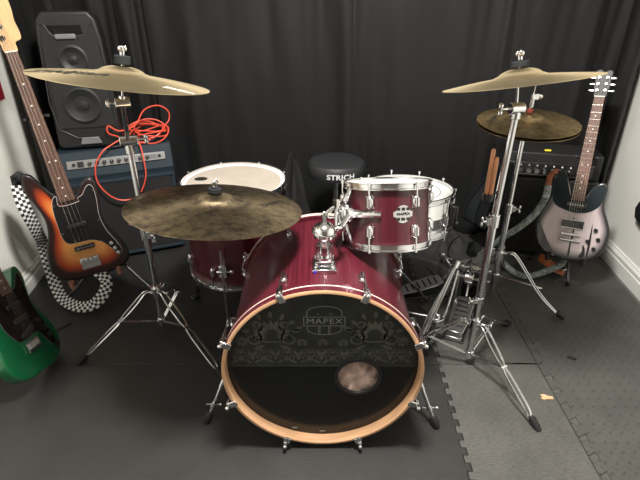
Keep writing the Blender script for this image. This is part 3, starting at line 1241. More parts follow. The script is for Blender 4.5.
for a_, oz in ((-98, 0), (30, 0), (150, 0)):
    a = R(a_)
    o_ = V((math.cos(a), math.sin(a), 0))
    p = FC + o_ * (FR + .022)
    mb = MB()
    fo = p + o_ * .045 + V((-.012, 0, .012))
    mb.tube(spline([p + V((0, 0, .42)), p + V((0, 0, .25)), p + V((0, 0, .13)), p + V((0, 0, .10)) + o_ * .004, fo + V((0, 0, .02)), fo], 4), 0.0048, 10)
    lg = mb.build('leg', M['chrome_dull'], ft)
    mb = MB()
    mb.box(p - o_ * .010 + V((0, 0, .33)), (0.030, 0.026, 0.05), Matrix.Rotation(a + PI / 2, 3, 'Z'))
    mb.cyl(p + V((-.024, 0, .33)), p + V((.030, 0, .33)), 0.005, n=8)
    mb.sphere(p + V((.034, 0, .33)), 0.009, 10, (1, .5, 1))
    mb.build('leg_bracket', M['chrome'], ft, bevel=0.002)
    MB().lathe([(0.001, -.012), (.011, -.012), (.012, -.006), (.010, .028), (.001, .03)], fo, (0, 0, 1), 14).build('rubber_foot', M['rubber'], lg)

# snare drum
SC = V((0.336, 1.785, 0.583))
SR, SH = 0.178, 0.135
sn_tilt = V((0.0, 0.08, 1)).normalized()
sn = thing('snare_drum', 'shallow metal snare drum with white head half hidden behind the rack tom', 'drum', SC - sn_tilt * SH)
sb = SC - sn_tilt * SH
MB().lathe([(SR - .004, 0), (SR, .002), (SR - .002, .006), (SR, .010), (SR, SH * .45), (SR + .003, SH * .5), (SR, SH * .55), (SR, SH - .010), (SR - .002, SH - .006), (SR - .004, SH - .003)], sb, sn_tilt, 72).build('shell', M['steel_shell'], sn)
MB().lathe([(0.001, SH), (SR - .004, SH), (SR + .001, SH - .005), (SR + .001, SH - .01)], sb, sn_tilt, 64).build('top_head', M['head_white'], sn)
MB().lathe([(0.001, 0), (SR - .004, 0), (SR + .001, .005)], sb, sn_tilt, 64).build('bottom_head', M['head_white'], sn)
MB().lathe([(SR - .048, SH + .0006), (SR - .044, SH + .0006), (SR - .044, SH + .001), (SR - .048, SH + .001)], sb, sn_tilt, 64, closed=True).build('head_ring', M['logo_grey'], sn)
hoop(sn, sb + sn_tilt * (SH - .010), sn_tilt, SR + .001, 0.020, 'top_hoop')
hoop(sn, sb - sn_tilt * .010, sn_tilt, SR + .001, 0.020, 'bottom_hoop')
for k in range(10):
    a = R(-8 + 36 * k)
    o_ = V((math.cos(a), math.sin(a), 0))
    lug_on(sn, sb + sn_tilt * SH * .5 + o_ * SR, o_, (0, 0, 1), 0.060, 0.0085)
    mb = MB()
    mb.cyl(sb + sn_tilt * (SH + .016) + o_ * (SR + .010), sb - sn_tilt * .014 + o_ * (SR + .010), 0.0026, n=8)
    mb.cyl(sb + sn_tilt * (SH + .016) + o_ * (SR + .010), sb + sn_tilt * (SH + .006) + o_ * (SR + .010), 0.0048, n=8)
    mb.build('tension_rod', M['chrome'], sn)
o_ = V((math.cos(R(-26)), math.sin(R(-26)), 0))
mb = MB()
q = sb + sn_tilt * SH * .5 + o_ * (SR + .012)
rz = Matrix.Rotation(R(-26), 3, 'Z')
mb.box(q, (0.020, 0.034, 0.085), rz)
mb.box(q + o_ * .012 + V((0, 0, .01)), (0.012, 0.022, 0.06), rz)
mb.cyl(q + o_ * .012 + V((0, 0, -.03)), q + o_ * .024 + V((0, 0, -.03)), .010, n=12)
mb.build('snare_strainer', M['dark_metal'], sn, bevel=0.003)
# snare stand
ss = thing('snare_stand', 'chrome basket stand holding the metal snare drum', 'stand', (SC.x, SC.y, 0))
mb = MB()
mb.cyl((SC.x, SC.y, .06), (SC.x, SC.y, .40), 0.010, n=12)
mb.build('pole', M['chrome'], ss)
for k in range(3):
    a = R(-95 + 120 * k)
    o_ = V((math.cos(a), math.sin(a), 0))
    c0 = V((SC.x, SC.y, .39))
    e = V((SC.x, SC.y, sb.z - .012)) + o_ * (SR + .014)
    mb = MB()
    mb.tube([c0, c0 + o_ * .09 + V((0, 0, .01)), V((e.x, e.y, sb.z - .020)), V((e.x, e.y, sb.z + .012))], 0.0055, 8)
    mb.build('basket_arm', M['chrome'], ss)
    mb = MB()
    c1 = V((SC.x, SC.y, .22))
    fo = V((SC.x, SC.y, .014)) + o_ * .17
    mb.tube([c1, fo], 0.006, 8)
    mb.tube([V((SC.x, SC.y, .10)), V((SC.x, SC.y, .10)) + (fo - c1) * .55 + V((0, 0, .0))], 0.004, 8)
    lg = mb.build('leg', M['chrome'], ss)
    MB().sphere(fo, 0.013, 10).build('rubber_foot', M['rubber'], lg)

# ------------------------------------------------------------------ cymbals


def cymbal(name, label, c, dia, nrm, m, marks, bell=0.058, bh=0.022, bow=0.020):
    r = dia / 2

    def hgt(q):
        if q < bell:
            t = q / bell
            return bow + bh * math.sqrt(max(0, 1 - t * t * .92)) * 1.0
        t = (q - bell) / (r - bell)
        return bow * (1 - t ** 1.35) + bh * .283 * max(0, 1 - t * 9)
    qs = [0.006] + [bell * i / 10 for i in range(2, 11)] + [bell + (r - bell) * i / 22 for i in range(1, 23)]
    prof = [(q, hgt(q)) for q in qs]
    prof += [(q, h - 0.0014) for q, h in reversed(prof)]
    mb = MB()
    mb.lathe(prof, (0, 0, 0), (0, 0, 1), 96, closed=True)
    o = mb.build(name, m, ang=60)
    n = V(nrm).normalized()
    o.rotation_mode = 'QUATERNION'
    o.rotation_quaternion = V((0, 0, 1)).rotation_difference(n)
    o.location = V(c) - n * (bow)
    tag(o, label, 'cymbal')
    for (txt, rad, ang, size, rot, mm) in marks:
        vs, fs = textmesh(txt, size, size * .012, 0.35)
        a = R(ang)
        cc = V((rad * math.cos(a), rad * math.sin(a), 0))
        rt_ = Matrix.Rotation(R(rot), 3, 'Z')
        mb = MB()
        pv = []
        for v in vs:
            p = cc + rt_ @ V((v.x, v.y, 0))
            pv.append((p.x, p.y, hgt(p.length) + 0.0012))
        mb.add(pv, fs)
        mb.build('logo', mm, o, smooth=False)
    return o


nL = V((0.14, 0.124, 1))
CL = V((-0.53, 1.361, 1.07)) + nL.normalized() * .018
cymbal('crash_cymbal', 'large bright crash cymbal tilted on the boom stand in front of the loudspeaker', CL, 0.458, nL, M['cymbal_bright'],
       [('Zildjian', 0.140, 222, 0.066, 6, M['ink']), ('Zildjian', 0.192, -27, 0.026, 10, M['bone'])], bh=0.020, bow=0.018)
nR = V((0.076, 0.111, 1))
CR = V((-0.309, 1.318, 0.717)) + nR.normalized() * .020
cymbal('ride_cymbal', 'wide dirty bronze ride cymbal hanging low over the left side of the bass drum', CR, 0.512, nR, M['cymbal_dirty'],
       [('Zildjian', 0.16, 12, 0.030, 60, M['ink'])], bell=0.062, bh=0.024)
nC = V((-0.131, 0.175, 1))
CC = V((0.565, 1.430, 1.054)) + nC.normalized() * .016
cymbal('crash_cymbal', 'thin crash cymbal rising to the right on the tall straight stand', CC, 0.428, nC, M['cymbal_bright'],
       [('Zildjian', 0.12, 10, 0.030, 10, M['ink'])], bh=0.022, bow=0.016)
nH = V((-0.018, -0.059, 1))
HH = V((0.804, 1.889, 0.824)) + nH.normalized() * .016
cymbal('hi_hat_cymbal', 'upper golden hi-hat cymbal below the right crash cymbal', HH, 0.380, nH, M['cymbal_hat'],
       [('Zildjian', 0.135, 175, 0.030, 60, M['ink'])], bell=0.05, bh=0.018, bow=0.016)
o = cymbal('hi_hat_cymbal', 'lower hi-hat cymbal turned upside down under the upper one', HH - V((0, 0, .020)), 0.380, nH, M['cymbal_hat'], [], bell=0.05, bh=0.018, bow=0.016)
o.rotation_quaternion = V((0, 0, 1)).rotation_difference(-nH.normalized())
o.location = HH - nH.normalized() * 0.030

# ------------------------------------------------------------------ stands


def tripod(root, base, hubz, feet, tipz, chrome='chrome', footlen=0.05, width=0.020):
    """double-braced legs: two rails that pinch at the brace joint, with rubber feet and stays"""
    base = V((base[0], base[1], 0))
    hub = base + V((0, 0, hubz))
    mb = MB()
    mb.cyl(hub - V((0, 0, .022)), hub + V((0, 0, .022)), 0.021, n=18)
    mb.cyl(hub + V((.02, -.01, 0)), hub + V((.048, -.020, 0)), 0.005, n=8)
    mb.sphere(hub + V((.050, -.021, 0)), .011, 10, (.5, 1, 1))
    mb.build('leg_collar', M[chrome], root, bevel=0.002)
    tip = base + V((0, 0, tipz))
    mb = MB()
    mb.cyl(tip - V((0, 0, .014)), tip + V((0, 0, .014)), 0.017, n=14)
    mb.build('stay_collar', M[chrome], root, bevel=0.002)
    for f in feet:
        f = V(f)
        d = (f - base)
        d.z = 0
        d.normalize()
        s_ = V((-d.y, d.x, 0))
        ft_ = V((f.x, f.y, 0.016))
        j = hub.lerp(ft_, 0.50) + V((0, 0, .012))
        kn = hub + d * .045 + V((0, 0, .010))
        mb = MB()
        for sg in (-1, 1):
            w_ = s_ * sg
            p = [hub + d * .018 + w_ * .006 - V((0, 0, .004)), kn + w_ * .008, kn.lerp(j, .35) + w_ * width * .62, kn.lerp(j, .8) + w_ * width * .55, j + w_ * .005,
                 j.lerp(ft_, .2) + w_ * width * .5, j.lerp(ft_, .75) + w_ * width * .5, ft_ - d * .02 + w_ * .006 + V((0, 0, .006))]
            mb.tube(spline(p, 4), 0.0038, 8)
        mb.cyl(j - s_ * .012, j + s_ * .012, 0.0055, n=8)
        lg = mb.build('leg', M[chrome], root)
        mb = MB()
        for sg in (-1, 1):
            mb.tube([tip + d * .012 + s_ * sg * .004, j + s_ * sg * .004], 0.0028, 6)
        mb.build('stay', M[chrome], lg)
        mb = MB()
        ax = (ft_ - j).normalized()
        q0 = ft_ - ax * .018
        rot = Matrix((s_, ax.cross(s_).normalized() * -1, ax)).transposed()
        for i in range(4):
            c_ = q0 + ax * (.006 + i * .011)
            mb.cyl(c_, c_ + ax * .0085, 0.012 + .0015 * (i < 3), 0.0125 - (i == 3) * .003, n=12)
        mb.cyl(q0, q0 + ax * .045, 0.0105, n=12)
        mb.build('rubber_foot', M['rubber'], lg)


def wing(root, top, n, name='wing_nut'):
    top = V(top)
    n = V(n).normalized()
    mb = MB()
    mb.cyl(top, top + n * .016, 0.0065, n=10)
    x, y, _ = frame(n)
    for sg in (-1, 1):
        mb.sphere(top + n * .016 + x * sg * .011, 0.008, 8, (1.0, .5, 1))
    return mb.build(name, M['chrome'], root)


def felt(root, c, n, r=0.020, h=0.013, m='felt'):
    n = V(n).normalized()
    c = V(c)
    return MB().cyl(c, c + n * h, r, n=20).build('felt', M[m], root, bevel=0.002)


def clamp(root, p, r=0.017, h=0.045, wing_dir=(1, 0, 0), name='height_clamp'):
    p = V(p)
    wd = V(wing_dir).normalized()
    mb = MB()
    mb.cyl(p - V((0, 0, h / 2)), p + V((0, 0, h / 2)), r, n=16)
    mb.box(p + wd * r, (.018, .018, h * .6))
    mb.cyl(p + wd * r, p + wd * (r + .024), 0.005, n=8)
    x = wd.cross(V((0, 0, 1))).normalized()
    for sg in (-1, 1):
        mb.sphere(p + wd * (r + .026) + V((0, 0, sg * .010)), 0.008, 8, (.6, .6, 1.1))
    return mb.build(name, M['chrome'], root, bevel=0.0015)


# left boom stand
LB = V((-0.66, 1.65, 0))
ls = thing('boom_cymbal_stand', 'chrome tripod boom stand on the left holding the crash and ride cymbals', 'stand', LB)
mb = MB()
mb.cyl(LB + V((0, 0, .035)), LB + V((0, 0, .46)), 0.0125, n=16)
mb.build('lower_tube', M['chrome'], ls)
MB().cyl(LB + V((0, 0, .46)), LB + V((0, 0, .80)), 0.0105, n=16).build('upper_tube', M['chrome'], ls)
clamp(ls, LB + V((0, 0, .46)), 0.018, .05, (1, -.5, 0))
tripod(ls, LB, 0.20, [(-0.915, 1.456, 0), (-0.375, 1.385, 0), (-0.575, 1.875, 0)], 0.055)
bt = LB + V((0, 0, .82))
mb = MB()
mb.cyl(bt + V((-.026, -.01, 0)), bt + V((.03, .01, 0)), 0.019, n=18)
mb.cyl(bt - V((0, 0, .045)), bt + V((0, 0, .0)), 0.015, n=16)
mb.cyl(bt + V((.03, .01, 0)), bt + V((.055, .018, 0)), 0.005, n=8)
mb.sphere(bt + V((.056, .018, .008)), 0.009, 8)
mb.sphere(bt + V((.056, .018, -.008)), 0.009, 8)
mb.build('boom_tilter', M['chrome'], ls, bevel=0.002)
nLn = nL.normalized()
bend = CL - nLn * 0.075
dv = (bend - bt).normalized()
MB().cyl(bt - dv * .06, bend, 0.0075, n=12).build('boom_arm', M['chrome'], ls)
mb = MB()
mb.cyl(bend + V((-.018, -.008, 0)), bend + V((.018, .008, 0)), 0.013, n=14)
mb.cyl(bend + V((-.018, -.008, 0)), bend + V((-.034, -.012, 0)), 0.004, n=8)
mb.sphere(bend + V((-.036, -.012, 0)), .009, 8, (.5, 1, 1.2))
mb.cyl(bend, bend + nLn * .018, .010, n=12)
mb.build('cymbal_tilter', M['chrome'], ls, bevel=0.0015)
MB().cyl(bend, CL + nLn * .062, 0.0032, n=8).build('cymbal_rod', M['chrome'], ls)
felt(ls, CL - nLn * .014, nLn, .018, .012)
felt(ls, CL + nLn * .024, nLn, .021, .022)
wing(ls, CL + nLn * .047, nLn)
# second arm clamped to the pole, carrying the ride
rc = LB + V((0, 0, .515))
nRn = nR.normalized()
rend = CR - nRn * 0.075
mb = MB()
mb.cyl(rc - V((0, 0, .022)), rc + V((0, 0, .022)), 0.020, n=16)
mb.box(rc + V((.012, -.022, 0)), (.04, .03, .034))
mb.build('arm_clamp', M['chrome'], ls, bevel=0.003)
a0 = rc + V((.012, -.030, 0))
adir = (rend - a0).normalized()
mb = MB()
mb.cyl(a0 - adir * .10, rend, 0.0062, n=12)
mb.cyl(a0 - adir * .115, a0 - adir * .10, 0.0085, n=12)
mb.build('ride_arm', M['chrome'], ls)
mb = MB()
mb.cyl(rend - V((0, .015, 0)), rend + V((0, .015, 0)), 0.012, n=14)
mb.build('ride_tilter', M['chrome'], ls, bevel=0.0015)
MB().cyl(rend, CR + nRn * .060, 0.0032, n=8).build('cymbal_rod', M['chrome'], ls)
felt(ls, CR - nRn * .014, nRn, .018, .012)
felt(ls, CR + nRn * .026, nRn, .020, .014)
wing(ls, CR + nRn * .041, nRn)

# right straight stand
RB = V((0.568, 1.445, 0))
rs = thing('cymbal_stand', 'tall chrome straight cymbal stand on the right with tripod legs', 'stand', RB)
MB().cyl(RB + V((0, 0, .035)), RB + V((0, 0, .60)), 0.0128, n=16).build('lower_tube', M['chrome'], rs)
MB().cyl(RB + V((0, 0, .60)), RB + V((0.002, -.012, .965)), 0.0105, n=16).build('upper_tube', M['chrome'], rs)
clamp(rs, RB + V((0, 0, .615)), 0.018, .045, (-1, -.3, 0))
clamp(rs, RB + V((0, 0, .30)), 0.015, .026, (-1, -.3, 0), 'memory_lock')
tripod(rs, RB, 0.198, [(0.709, 1.150, 0), (0.245, 1.500, 0), (0.80, 1.68, 0)], 0.055, footlen=.05)
nCn = nC.normalized()
tp = RB + V((0.002, -.012, .975))
mb = MB()
mb.cyl(tp + V((-.020, -.004, .005)), tp + V((.020, .004, .005)), 0.017, n=16)
mb.cyl(tp - V((0, 0, .025)), tp, 0.0145, n=14)
mb.cyl(tp + V((-.020, -.004, .005)), tp + V((-.050, -.010, .005)), 0.005, n=8)
for sg in (-1, 1):
    mb.sphere(tp + V((-.050, -.010, .005 + sg * .010)), .008, 8)
mb.build('cymbal_tilter', M['chrome'], rs, bevel=0.0015)
MB().cyl(tp, CC + nCn * .070, 0.0036, n=8).build('cymbal_rod', M['chrome'], rs)
felt(rs, CC - nCn * .014, nCn, .018, .012)
felt(rs, CC + nCn * .025, nCn, .024, .016)
wing(rs, CC + nCn * .044, nCn)
# stick holder clamped to the pole
mb = MB()
sh = RB + V((-.036, -.010, .715))
mb.cyl(sh + V((.016, 0, 0)), sh + V((.028, .004, 0)), 0.005, n=8)
mb.lathe([(.016, -.022), (.0175, -.022), (.0175, .0), (.016, .0)], sh, (0, 0, 1), 20, closed=True)
mb.lathe([(.001, -.026), (.016, -.026), (.0175, -.022), (.0165, -.021), (.001, -.021)], sh, (0, 0, 1), 20)
mb.build('stick_holder', M['black_plastic'], rs)
for dx, dy, top, lab in ((-.007, .0, .165, 'taller of two worn wooden drumsticks standing in the stick holder'), (.006, -.004, .140, 'shorter of two worn wooden drumsticks standing in the stick holder')):
    b = sh + V((dx, dy, -.020))
    mb = MB()
    mb.lathe([(.001, 0), (.0055, .002), (.0068, .008), (.0068, top - .01), (.0055, top - .003), (.001, top)], b, (0.0, 0.0, 1), 12)
    tag(mb.build('drumstick', M['drumstick'], origin=b), lab, 'drumstick')

# hi-hat stand
HB = V((0.795, 1.885, 0))
hs = thing('hi_hat_stand', 'chrome hi-hat stand with arched legs behind the right cymbal stand', 'stand', HB)
MB().cyl(HB + V((0, 0, .035)), HB + V((0, 0, .46)), 0.0125, n=16).build('lower_tube', M['chrome'], hs)
MB().cyl(HB + V((0, 0, .46)), HB + V((0, 0, .775)), 0.0095, n=16).build('upper_tube', M['chrome'], hs)
clamp(hs, HB + V((0, 0, .46)), 0.017, .04, (1, -.4, 0))
nHn = nH.normalized()
MB().cyl(HB + V((0, 0, .70)), HB + V((0.010, 0, 1.00)), 0.0030, n=8).build('pull_rod', M['chrome'], hs)
mb = MB()
cc_ = HH + nHn * .040
mb.cyl(cc_, cc_ + nHn * .050, 0.009, n=12)
mb.box(cc_ + nHn * .042 + V((.006, -.004, 0)), (.026, .018, .022))
mb.sphere(cc_ + nHn * .042 + V((.026, -.006, 0)), .009, 8)
mb.build('clutch', M['chrome'], hs, bevel=0.002)
felt(hs, HH + nHn * .020, nHn, .011, .014, 'red_felt')
mb = MB()
mb.cyl(HH - nHn * .075, HH - nHn * .052, 0.018, 0.014, n=14)
mb.build('cymbal_seat', M['black_plastic'], hs)
hub = HB + V((0, 0, .235))
MB().cyl(hub - V((0, 0, .02)), hub + V((0, 0, .02)), 0.022, n=16).build('leg_collar', M['chrome'], hs, bevel=.002)
for f in ((1.046, 1.715, 0), (0.56, 2.02, 0), (0.93, 2.14, 0)):
    f = V(f)
    d = f - HB
    d.z = 0
    d.normalize()
    s_ = V((-d.y, d.x, 0))
    mb = MB()
    for sg in (-1, 1):
        p = [hub + d * .015 + s_ * sg * .006, hub + d * .035 + V((0, 0, .018)) + s_ * sg * .008, hub + d * .075 + V((0, 0, .006)) + s_ * sg * .009, V((f.x, f.y, .10)) - d * .11 + s_ * sg * .009, V((f.x, f.y, .022)) - d * .012 + s_ * sg * .005]
        mb.tube(spline(p, 5), 0.0042, 8)
    lg = mb.build('leg', M['chrome'], hs)
    MB().tube([HB + V((0, 0, .13)), HB + V((0, 0, .13)) + d * .20], 0.0040, 8).build('stay', M['chrome'], lg)
    ax = V((d.x, d.y, -.6)).normalized()
    fp = V((f.x, f.y, .022))
    MB().cyl(fp - ax * .025, fp + ax * .010, 0.014, .012, n=12).build('rubber_foot', M['rubber'], lg)
MB().cyl(HB + V((0, 0, .12)), HB + V((0, 0, .14)), 0.018, n=14).build('stay_collar', M['chrome'], hs, bevel=.002)


# pedals
def pedal(name, label, base, yaw, cat='pedal', beater=True, board='dark_metal'):
    root = thing(name, label, cat, base, world=False)
    root.rotation_euler = (0, 0, yaw)

    def bl(mb, nm, m, par=root, bev=0.002):
        return mb.build(nm, M[m], par, bevel=bev)
    # local: pedal points along +y (towe), heel at -y
    bl(MB().box((0, 0.0, .004), (.085, .27, .006)), 'base_plate', 'dark_metal')
    rot = Matrix.Rotation(R(14), 3, 'X')
    mb = MB()
    mb.prism([(-.030, -.105), (.030, -.105), (.040, -.04), (.043, .06), (.034, .10), (-.034, .10), (-.043, .06), (-.040, -.04)], 0, .006, lambda p: rot @ p + V((0, 0.005, .042)))
    fb = bl(mb, 'footboard', board)
    mb = MB()
    for i in range(6):
        mb.box(rot @ V((0, -.07 + .028 * i, .008)) + V((0, 0.005, .042)), (.052, .007, .003), rot)
    bl(mb, 'grip_ridge', 'black_plastic', fb, 0.001)
    bl(MB().prism([(-.032, -.135), (.032, -.135), (.032, -.100), (-.032, -.100)], .007, .022), 'heel_plate', 'chrome_dull')
    mb = MB()
    for sx in (-1, 1):
        mb.box((sx * .046, .115, .09), (.012, .020, .17))
    bl(mb, 'frame_post', 'chrome_dull', bev=0.003)
    mb = MB()
    mb.cyl((-.075, .115, .165), (.085, .115, .165), .0065, n=10)
    mb.cyl((-.018, .115, .165), (.018, .115, .165), .024, n=18)
    for sx in (-1, 1):
        mb.cyl((sx * .056, .115, .165), (sx * .044, .115, .165), .015, n=14)
    bl(mb, 'axle', 'chrome')
    mb = MB()
    pts = [(.072 + .007 * math.cos(t * 1.9), .115 + .007 * math.sin(t * 1.9), .150 - .0022 * t) for t in range(48)]
    mb.tube(pts, .0016, 5)
    mb.cyl((.072, .115, .165), (.072, .115, .03), .002, n=6)
    bl(mb, 'spring', 'chrome', bev=0)
    mb = MB()
    mb.tube([(0, .138, .165), (0, .14, .11), (0, .115, .068)], .005, 6)
    bl(mb, 'drive_chain', 'chrome_dull', bev=0)
    if beater:
        mb = MB()
        mb.cyl((0, .115, .165), (0, .06, .33), .0032, n=8)
        bt_ = bl(mb, 'beater_rod', 'chrome', bev=0)
        bl(MB().cyl((0, .035, .325), (0, .085, .342), .022, n=16), 'beater_head', 'felt', bt_, .003)
    return root


pedal('bass_drum_pedal', 'dark bass drum pedal with chrome frame lying left of the other pedals', (0.47, 1.93, 0), R(-80), beater=False, board='chrome_dull')
pedal('bass_drum_pedal', 'upright pedal with round felt beater in the tangle beside the right cymbal stand', (0.60, 1.70, 0), R(-25), board='chrome_dull')
pedal('hi_hat_pedal', 'hi-hat footboard at the foot of the hi-hat stand', (0.73, 1.99, 0), R(160), beater=False)
# loose folded stand in the tangle
fs_ = thing('folded_stand', 'folded chrome drum stand lying against the pedals left of the right cymbal stand', 'stand', (0.50, 1.62, 0))
mb = MB()
mb.cyl((0.40, 1.55, .030), (0.56, 1.72, .30), 0.0085, n=12)
mb.build('tube', M['chrome_dull'], fs_)
for i, (dx, dz) in enumerate(((-.026, .0), (.026, .006), (.0, .035))):
    mb = MB()
    mb.tube(spline([(0.41 + dx, 1.53, .020 + dz), (0.47 + dx * 1.3, 1.60, .12 + dz), (0.55 + dx * .4, 1.70, .26 + dz)], 5), 0.0042, 8)
    lg = mb.build('leg', M['chrome'], fs_)
    MB().sphere((0.41 + dx, 1.53, .020 + dz), .0125, 10).build('rubber_foot', M['rubber'], lg)
mb = MB()
mb.cyl((0.545, 1.705, .275), (0.56, 1.72, .30), .016, n=12)
mb.build('clamp', M['chrome'], fs_, bevel=.002)
mb = MB()
mb.cyl((0.47, 1.63, .14), (0.485, 1.645, .165), .015, n=12)
mb.box((0.470, 1.575, .10), (.045, .030, .035), Matrix.Rotation(.5, 3, 'Z'))
mb.sphere((0.47, 1.59, .12), .012, 8)
mb.build('clamp', M['chrome'], fs_, bevel=.002)

# drive shaft and floor chain between the pedals
ds = thing('drive_shaft', 'jointed chrome drive shaft running from the bass drum to the pedals', 'drive shaft', (0.36, 1.72, 0))
MB().cyl((0.24, 1.72, .075), (0.50, 1.66, .055), 0.0050, n=10).build('shaft', M['chrome_dull'], ds)
mb = MB()
for p in ((0.24, 1.72, .075), (0.50, 1.66, .055)):
    mb.sphere(p, .012, 10)
    mb.cyl(p, V(p) + V((0, 0, -.062 if p[2] > .06 else -.045)), .005, n=8)
    mb.box((p[0], p[1], .006), (.04, .04, .010))
mb.build('joint', M['chrome_dull'], ds, bevel=.001)

# ------------------------------------------------------------------ throne
TC = V((0.080, 2.28, 0.532))
th = thing('drum_throne', 'round black padded drum throne with white lettering on its side', 'stool', (TC.x, TC.y, 0))
MB().lathe([(.001, .012), (.10, .010), (.128, .002), (.140, -.014), (.142, -.045), (.138, -.062), (.125, -.066), (.001, -.066)], TC, (0, 0, 1), 48).build('seat', M['throne_vinyl'], th)
vs, fs = textmesh('STRICH', 0.034, 0.0008, spacing=1.05)
mb = MB()
pv = []
for v in vs:
    a = -PI / 2 + (v.x * 1.15 + .018) / .143
    pv.append((TC.x + .1435 * math.cos(a), TC.y + .1435 * math.sin(a), TC.z - .034 + v.y))
mb.add(pv, fs)
mb.build('lettering', M['white_ink'], th, smooth=False)
MB().cyl((TC.x, TC.y, .08), (TC.x, TC.y, .436), .014, n=14).build('post', M['chrome'], th)
MB().cyl((TC.x, TC.y, .30), (TC.x, TC.y, .33), .021, n=14).build('collar', M['chrome'], th)
for k in range(3):
    a = R(90 + 120 * k)
    d = V((math.cos(a), math.sin(a), 0))
    mb = MB()
    c0 = V((TC.x, TC.y, .31))
    fo = V((TC.x, TC.y, .016)) + d * .20
    mb.tube([c0, fo], .0075, 8)
    mb.tube([V((TC.x, TC.y, .10)), c0.lerp(fo, .6)], .005, 6)
    lg = mb.build('leg', M['chrome'], th)
    MB().sphere(fo, .0155, 10).build('rubber_foot', M['rubber'], lg)

# ------------------------------------------------------------------ left amplifier (blue), speaker, cable
AW, AD, AH = 0.52, 0.215, 0.585
ayaw = R(22)
arot = Matrix.Rotation(ayaw, 3, 'Z')
AF = V((-0.745, 2.385, 0)) - arot @ V((AW / 2, 0, 0))      # centre of the front foot line
am = thing('guitar_amplifier', 'blue guitar amplifier with chrome control panel on the left below the black loudspeaker', 'amplifier', AF, world=False)
am.rotation_euler = (0, 0, ayaw)
PZ = AH - .105
mb = MB()
# cabinet: closed box with a grille recess and a sloping upper front
mb.prism([(0, .012), (0, PZ - .03), (-.004, PZ - .008), (.028, AH - .004), (.034, AH), (AD, AH), (AD, .012)], -AW / 2, AW / 2, lambda p: V((p.z, p.x, p.y)))
mb.build('cabinet', M['blue_tolex'], am, bevel=0.006, smooth=False)
MB().box((0, -.004, PZ / 2 - .01), (AW - .05, .010, PZ - .075)).build('grille_cloth', M['grille'], am, bevel=.002)
mb = MB()
for z in (.030, PZ - .045):
    MB().box((0, -.008, z), (AW - .03, .008, .014)).build('grille_frame', M['blue_tolex'], am, bevel=.002)
sl = math.atan2(.030, AH - PZ)
prot = Matrix.Rotation(-sl, 3, 'X')
pc = V((0.0, .010, PZ + .050))
pn = prot @ V((0, -1, 0))
panel = MB().box(pc + pn * .003, (AW - .07, .005, .038), prot).build('control_panel', M['silver_panel'], am, bevel=.001)
for i in range(9):
    x = -.125 + i * .033
    if i in (5,):
        pass
    c_ = pc + V((x, 0, 0)) + pn * .005
    mb = MB()
    mb.cyl(c_, c_ + pn * .013, .0095, .0085, n=16)
    mb.box(c_ + pn * .014 + V((0, 0, .004)), (.0015, .001, .007), mi=1)
    mb.build('knob', [M['black_plastic'], M['bone']], am)
for x in (-.195, .197):
    c_ = pc + V((x, 0, 0)) + pn * .005
    MB().cyl(c_, c_ + pn * .006, .008, n=14).build('input_jack', M['black_plastic'], am)
MB().box(pc + V((-.165, 0, 0)) + pn * .007, (.028, .004, .026), prot).build('name_plate', M['black_plastic'], am)
mb = MB()
mb.box(pc + V((.165, 0, 0)) + pn * .0065, (.040, .002, .020), prot)
mb.build('badge', M['grey_plastic'], am)
MB().box((.10, -.0105, .075), (.020, .003, .020)).build('emblem', M['silver_panel'], am)
mb = MB()
for sx in (-1, 1):
    mb.box((sx * (AW / 2 - .02), .03, .006), (.03, .03, .012))
    mb.box((sx * (AW / 2 - .02), AD - .03, .006), (.03, .03, .012))
mb.build('rubber_foot', M['rubber'], am)
mb = MB()
mb.tube(spline([(-.09, .11, AH + .0), (-.075, .11, AH + .012), (.075, .11, AH + .012), (.09, .11, AH)], 4), .006, 8)
mb.build('handle', M['black_plastic'], am)

# party loudspeaker standing on the amplifier, turned a little
sl_ = AF + arot @ V((-.100, .048, AH + .010))
sp = thing('loudspeaker', 'tall black moulded party loudspeaker standing on the blue amplifier', 'loudspeaker', sl_, world=False)
sp.rotation_euler = (R(-3), 0, R(16))
SW, SD, SHh = .29, .165, .60
out = [(-.5, .035), (-.44, 0), (.44, 0), (.5, .035), (.5, .80), (.46, .94), (.36, .995), (-.36, .995), (-.46, .94), (-.5, .80)]
outl = [(x * SW * (1 - .10 * y), y * SHh + .0) for x, y in [(a, b if b > .05 else b) for a, b in out]]
body = MB()
body.prism(outl, .0, SD, lambda p: V((p.x, p.z, p.y)))
body.build('cabinet', M['black_plastic'], sp, bevel=0.012, seg=3, smooth=True)
fr = [(-.42, .16), (.42, .16), (.40, .84), (.30, .90), (.20, .83), (-.20, .83), (-.30, .90), (-.40, .84)]
inn = [(x * SW, y * SHh) for x, y in fr]
MB().prism(inn, -.006, .002, lambda p: V((p.x, p.z, p.y))).build('front_grille', M['grille_grey'], sp, bevel=.003, smooth=False)
mb = MB()
e = spline([V((x, -.006, z)) for x, z in inn], 3, True)
mb.tube(e, .0022, 6, closed=True)
mb.build('grille_trim', M['trim_dark'], sp)
for z_, r_ in ((.40, .058), (.20, .078)):
    mb = MB()
    mb.lathe([(r_, 0.0), (r_ + .004, .005), (r_ - .006, .008), (r_ * .8, .004), (r_ * .35, -.002), (r_ * .3, .004), (.001, .008)], (0, -.006, z_), (0, -1, 0), 32)
    mb.build('driver_cone', M['speaker_cone'], sp)
mb = MB()
mb.prism([(-.095, .505), (.060, .505), (.055, .540), (-.088, .540)], -.004, .0, lambda p: V((p.x, p.z, p.y)))
mb.build('handle_recess', M['black_gloss'], sp)
MB().box((-.012, -.010, .495), (.085, .014, .022)).build('handle', M['grey_plastic'], sp, bevel=.005)
mb = MB()
mb.prism([(-.045, .020), (.050, .020), (.038, .052), (-.034, .052)], -.012, .0, lambda p: V((p.x, p.z, p.y)))
